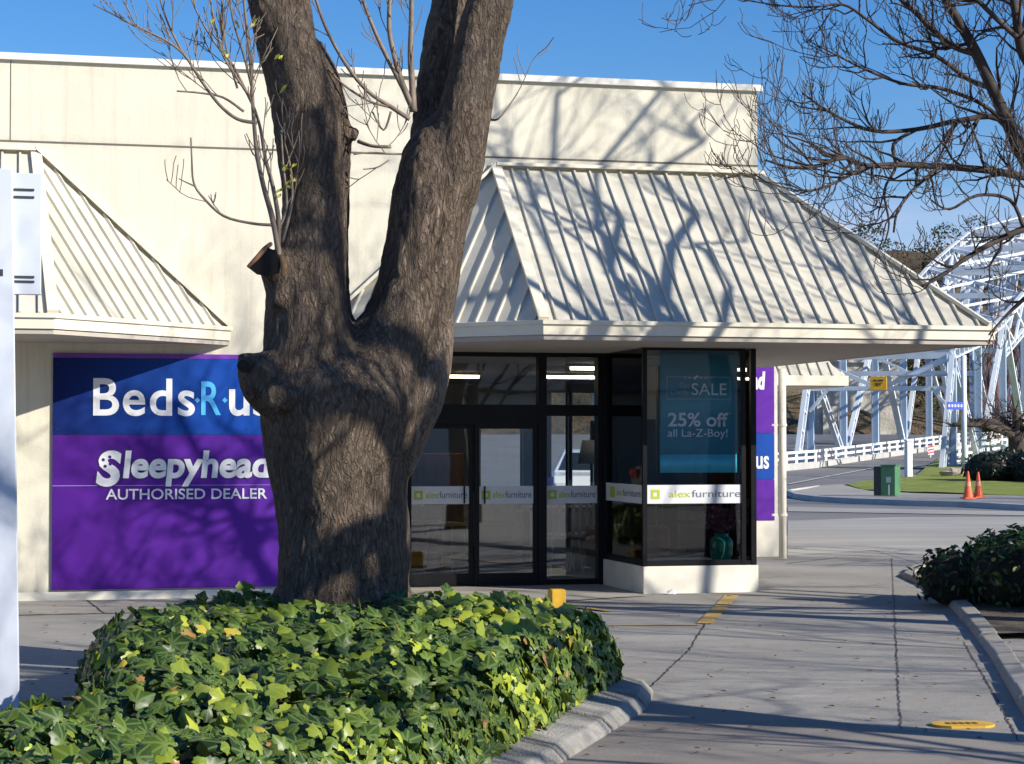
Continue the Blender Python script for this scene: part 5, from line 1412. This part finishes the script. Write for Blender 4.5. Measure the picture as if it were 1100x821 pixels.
# portal frame
b = MB(); pz = 3.95
b.bar(bp(0,.3,pz), bp(1,.3,pz), .22, .22); b.bar(bp(0,.4,5.5), bp(1,.4,5.5), .3, .3)
b.bar(bp(0,.3,5.4), bp(.5,.3,pz), .16, .2); b.bar(bp(1,.3,5.4), bp(.5,.3,pz), .16, .2); b.bar(bp(0,.25,pz-1.1), bp(.14,.25,pz), .12, .14); b.bar(bp(1,.25,pz-1.1), bp(.86,.25,pz), .12, .14)
b.build('portal_frame', MT['steel_w'], br)
b = MB()
b.bar(bp(.62,.5,pz+.62), bp(.98,.5,pz+.62), .06, 1.0, up=DX)
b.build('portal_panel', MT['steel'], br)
for i in range(1, NP):
    b = MB(); h0, h1 = hch(i), hch(i+1); b.bar(bp(0,i*PAN,h0), bp(1,i*PAN,h0), .25, .3); b.bar(bp(0,i*PAN,h0), bp(1,(i+1)*PAN,h1), .15, .15); b.bar(bp(1,i*PAN,h0), bp(0,(i+1)*PAN,h1), .15, .15)
    b.bar(bp(0,i*PAN,h0-1.6), bp(1,i*PAN,h0-1.6), .2, .25); b.bar(bp(0,i*PAN,h0), bp(.5,i*PAN,h0-1.6), .14, .14); b.bar(bp(1,i*PAN,h0), bp(.5,i*PAN,h0-1.6), .14, .14)
    b.build('top_bracing', MT['steel_w'], br)
b = MB()
for i in range(NP): 
    a_, c_ = i*PAN, (i+1)*PAN; b.v += [bp(.02,a_,.17), bp(.98,a_,.17), bp(.98,c_,.17), bp(.02,c_,.17)]; k = len(b.v); b.face([k-4,k-3,k-2,k-1])
o = b.build('deck', MT['road'], br)
# clearance sign
c_ = bp(.5,.05,pz+.15); t = empty('clearance_sign', c_, 'yellow clearance warning sign fixed to the bridge portal', 'sign')
b = MB(); M_ = Matrix.Translation(c_) @ Matrix.Rotation(-AX, 4, 'Z'); b.box(-.40,.40,-.05,0,-.22,.42,0,M_, bev=.01); o = b.build('panel', MT['signyellow'], t)
b = MB(); 
for (x0,x1,z0,z1) in ((-.24,-.10,.20,.27),(-.03,.24,.20,.27),(-.14,-.02,-.02,.06),(.03,.10,-.02,.06),(-.2,.2,.09,.12)): b.box(x0,x1,-.062,-.052,z0,z1,0,M_)
b.build('printed_mark', MT['dkgrey'], o)
# railings
def railing(name, path, H, nr, label, post=2.0, mt='rail', pw=.13, cap=None, rw=.12):
    t = empty(name, path[0], label, 'railing'); r_ = MB(); ps = MB()
    P = []
    for i in range(len(path)-1):
        a, c = path[i], path[i+1]; n = max(1, round((c-a).length/post))
        for k in range(n): P.append(a.lerp(c, k/n))
    P.append(path[-1])
    for q in P:
        ps = MB(); ps.bar(q-Vector((0,0,.2)), q+Vector((0,0,H)), pw, pw); ps.build('post', MT[mt], t)
    for i in range(len(path)-1):
        for k in range(nr): z = H*(k+1)/nr-.06; r_.bar(path[i]+Vector((0,-.08,z)), path[i+1]+Vector((0,-.08,z)), .06, rw)
    r_.build('rails', MT[mt], t)
    kb = MB()
    for i in range(len(path)-1): kb.bar(path[i]+Vector((0,-.15,.12)), path[i+1]+Vector((0,-.15,.12)), .35, .3)
    kb.build('kerb_upstand', MT['kerb_far'], t)
    return t
def rp(side, s): q = B0+DX*s+PXv*WB*side; return Vector((q.x, q.y, tz(q.x, q.y)))
railing('road_railing', [rp(.05,-7), rp(.05,0), rp(.05,20), rp(.05,50), rp(.05,90)], .85, 3, 'white three rail railing along the left side of the bridge road')
railing('footway_railing', [rp(1.22,-1.0), rp(1.5,8), rp(1.9,18)], 1.7, 6, 'white close railed fence right of the bridge truss', 1.3, pw=.1, rw=.10)
railing('road_railing', [rp(.97,1), rp(.97,40), rp(.97,90)], 1.0, 3, 'white railing along the right side of the bridge deck')
# old stone pier beyond
c_ = camxy((922-550)/F*190, 190); zb_ = 0
pr_ = empty('old_stone_pier', (c_.x, c_.y, 0), 'pale masonry pier with an arch from an older bridge, behind the steel truss', 'bridge pier')
b = MB(); M_ = Matrix.Translation((c_.x, c_.y, 0)) @ Matrix.Rotation(-YAW, 4, 'Z')
arch = [(-3.8,0),(-3.8,9.0),(3.8,9.0),(3.8,0),(1.9,0)]+[(1.9*math.cos(R(a)), 2.8+1.9*math.sin(R(a))) for a in range(0, 181, 15)]+[(-1.9,0)]
b.prism(arch, 0, 2.4); b.v = [M_ @ Vector((v.x, v.z, v.y)) for v in b.v]; b.build('arch_wall', MT['stone'], pr_)
b = MB(); b.box(-4.3,4.3,-.4,2.8,9.0,9.6,0,M_); b.build('cornice', MT['stone'], pr_)
for x_ in (-3.3, 1.9): b = MB(); b.box(x_,x_+1.4,-.4,-.01,0,5.0,0,M_); b.build('buttress', MT['stone'], pr_)

# ================================================================== hills and far vegetation
def hz_(xc, D):
    t = max(0, min(1, (D-205)/90)); k = max(0, min(1, (xc+30)/90))
    h = (7+17*t*t*(3-2*t))*(.5+.5*k) + (4+3*t)*noise.noise(Vector((xc*.03, D*.03, 2)))+2.2*noise.noise(Vector((xc*.11, D*.11, 7)))
    e = max(0, min(1, (D-196)/14)); return 2+e*h
b = MB(); nx_, ny_ = 90, 36
for j in range(ny_):
    for i in range(nx_):
        xc = -120+i*4.2; D = 192+j*5; p = camxy(xc, D); b.v.append(Vector((p.x, p.y, hz_(xc, D) if j > 0 else 1.0)))
for j in range(ny_-1):
    for i in range(nx_-1): k = j*nx_+i; b.face([k, k+1, k+nx_+1, k+nx_])
o = b.build('hillside', MT['hill'], None, smooth=True); o['kind'] = 'structure'
rng = random.Random(3); cs = []
for k in range(150):
    xc = rng.uniform(20, 90); D = rng.uniform(200, 300); p = camxy(xc, D); r_ = rng.uniform(1.3, 3.2)
    cs.append((p.x, p.y, hz_(xc, D)+r_*.4, r_, r_, r_*rng.uniform(.8,1.5)))
V, Fc, UVs, T = blob_leaves(cs, 30000, .42, rng, .5, .3, shape=OV)
o = leaf_mesh('hillside_scrub', V, Fc, UVs, T, [MT['bush']]); tag(o, 'brown and dark green winter scrub covering the bank behind the bridge', 'scrub', kind='stuff')
# bare poplars
def poplar(seed, H):
    rng = random.Random(seed); root = empty('bare_poplar', (0,0,0)); t = MB(); w = MB()
    t.tube([(0,0,-.3),(0.05,0,H*.5),(0,.05,H)], [.22,.13,.03], 7)
    for k in range(40):
        z = rng.uniform(.8, H*.92); a = rng.uniform(0, 6.28); d = Vector((math.cos(a)*.28, math.sin(a)*.28, 1))
        grow(w, (0,0,z), d, H*.30*rng.uniform(.5,1.1), .045, 0, 1, rng, .2, (2,3), (8,22))
    t.build('trunk', MT['redtwig'], root); w.build('branches', MT['redtwig'], root); return root
MT['redtwig'] = simple('reddish_winter_twig', (.21,.105,.085), .9, 0, .3, 2)
ps = [poplar(1, 8.5), poplar(2, 7.5)]; rng = random.Random(8)
words = ['leftmost', 'second from the left', 'third from the left', 'fourth from the left', 'fifth from the left', 'sixth from the left', 'seventh from the left', 'eighth from the left', 'ninth from the left', 'tenth from the left']
for i in range(10):
    r_ = ps[i] if i < 2 else copy_tree(ps[i % 2])
    D = 135+rng.uniform(-4,4); xp_ = 1052+i*9.5; c_ = camxy((xp_-550)/F*D, D)
    r_.location = (c_.x, c_.y, tz(c_.x, c_.y)); r_.rotation_euler = (0,0,rng.uniform(0,6)); r_.scale = [rng.uniform(.8,1.05)]*3
    tag(r_, 'bare reddish poplar behind the bridge truss, %s of the row' % words[i], 'tree', 'bare poplars beside the bridge')
# conifer whose tip shows above the roof hip
def conifer(xpx, ypx, D, label):
    c_ = camxy((xpx-550)/F*D, D); g = hz_((xpx-550)/F*D, D) if D > 196 else 2; tipz = EYE+(475-ypx)/F*D
    t = empty('conifer', (c_.x, c_.y, g), label, 'tree'); rng = random.Random(int(xpx))
    b = MB(); b.tube([(c_.x,c_.y,g-.5),(c_.x,c_.y,tipz)], [.3,.03], 6); b.build('trunk', MT['twig'], t)
    V, Fc, UVs, T = [], [], [], []; H = tipz-g
    for k in range(1600):
        u = rng.random()**.8; z = g+.3+H*u*.98; rr = (1-u)*H*.22*(.6+.4*math.sin(z*3.0)**2); a = rng.uniform(0,6.28); q = rr*rng.uniform(.3,1)
        add_leaf(V, Fc, UVs, T, Vector((c_.x+q*math.cos(a), c_.y+q*math.sin(a), z)), Vector((math.cos(a)*.5, math.sin(a)*.5, .8)), .38, rng.uniform(0,6.28), rng.uniform(0,.5), rng, OV, .1)
    leaf_mesh('crown', V, Fc, UVs, T, [MT['bush']], t)
conifer(994, 281, 215, 'dark conifer whose tip shows just above the canopy hip')
# ================================================================== across the street behind the camera (seen only in the glass)
ob = empty('street_building', (2, -26, 0), 'pale single storey building across the car park behind the viewer', 'building')
b = MB(); wall_holes(b, -22, 26, 0, 3.6, -26.3, -26, [(-18,-13,.9,2.6),(-8,-3,.9,2.6),(2,7,.9,2.6),(12,17,.9,2.6)]); b.box(-22,26,-34,-26.3,0,3.6); b.build('wall', MT['plinth'], ob)
b = MB(); b.slab([(-23,-25.4,3.55),(27,-25.4,3.55),(27,-30,5.2),(-23,-30,5.2)], .1); b.slab([(-23,-34.6,3.55),(27,-34.6,3.55),(27,-30,5.2),(-23,-30,5.2)], .1); b.build('roof', MT['dkgrey'], ob)
sheet('grass_verge', [(-20,-13),(24,-13),(24,-8.5),(-20,-8.5)], .02, MT['grass'])
car(-4.5, -4.5, R(8), MT['dkgrey'], 'dark car parked behind the viewer'); car(6.5, -6, R(4), MT['carwhite'], 'white car parked behind the viewer near the grass')

# ================================================================== world, sun, camera
w = bpy.data.worlds.new('World'); sc.world = w; w.use_nodes = True
nt = w.node_tree; nt.nodes.clear()
sky = nt.nodes.new('ShaderNodeTexSky'); sky.sky_type = 'NISHITA'; sky.sun_disc = False
sky.sun_elevation = SUN_EL; sky.sun_rotation = math.atan2(SUN.x, SUN.y)
sky.altitude = 200; sky.air_density = 1.0; sky.dust_density = 0.2; sky.ozone_density = 5.0
bg = nt.nodes.new('ShaderNodeBackground'); bg.inputs[1].default_value = .074
wo = nt.nodes.new('ShaderNodeOutputWorld'); hs = nt.nodes.new('ShaderNodeHueSaturation'); hs.inputs['Hue'].default_value = .508; hs.inputs['Saturation'].default_value = 1.24; hs.inputs['Value'].default_value = 1.36
nt.links.new(sky.outputs[0], hs.inputs['Color']); tcw = nt.nodes.new('ShaderNodeTexCoord'); sw = nt.nodes.new('ShaderNodeSeparateXYZ'); nt.links.new(tcw.outputs['Generated'], sw.inputs[0])
mpw = nt.nodes.new('ShaderNodeMapping'); mpw.inputs['Scale'].default_value = (3, 3, 16); nt.links.new(tcw.outputs['Generated'], mpw.inputs[0])
cl_ = ramp(nt, nz(nt, mpw.outputs[0], 1.3, 6, .6), [(.38, .15), (.62, 1)])
band_ = ramp(nt, sw.outputs[2], [(.0, .9), (.09, .75), (.15, .15), (.18, 0)])
cm_ = mixc(nt, math2(nt, 'MULTIPLY', cl_, band_), hs.outputs[0], (5.6, 6.2, 8.8)); nt.links.new(cm_, bg.inputs[0]); nt.links.new(bg.outputs[0], wo.inputs[0])
sl = bpy.data.lights.new('sun', 'SUN'); sl.energy = 5.0; sl.angle = R(.5); sl.color = (1.0, .94, .84)
so = bpy.data.objects.new('sun', sl); COL.objects.link(so); so.rotation_euler = SUN.to_track_quat('Z', 'Y').to_euler()
cd = bpy.data.cameras.new('camera'); cd.sensor_width = 36; cd.lens = 36*F/1100; cd.clip_end = 3000; cd.clip_start = .1
co = bpy.data.objects.new('camera', cd); COL.objects.link(co); co.location = CAM
co.rotation_euler = FW.to_track_quat('-Z', 'Y').to_euler(); sc.camera = co
vs = sc.view_settings; vs.view_transform = 'Standard'; vs.look = 'None'; vs.gamma = 1; vs.use_curve_mapping = False; vs.exposure = 0.50
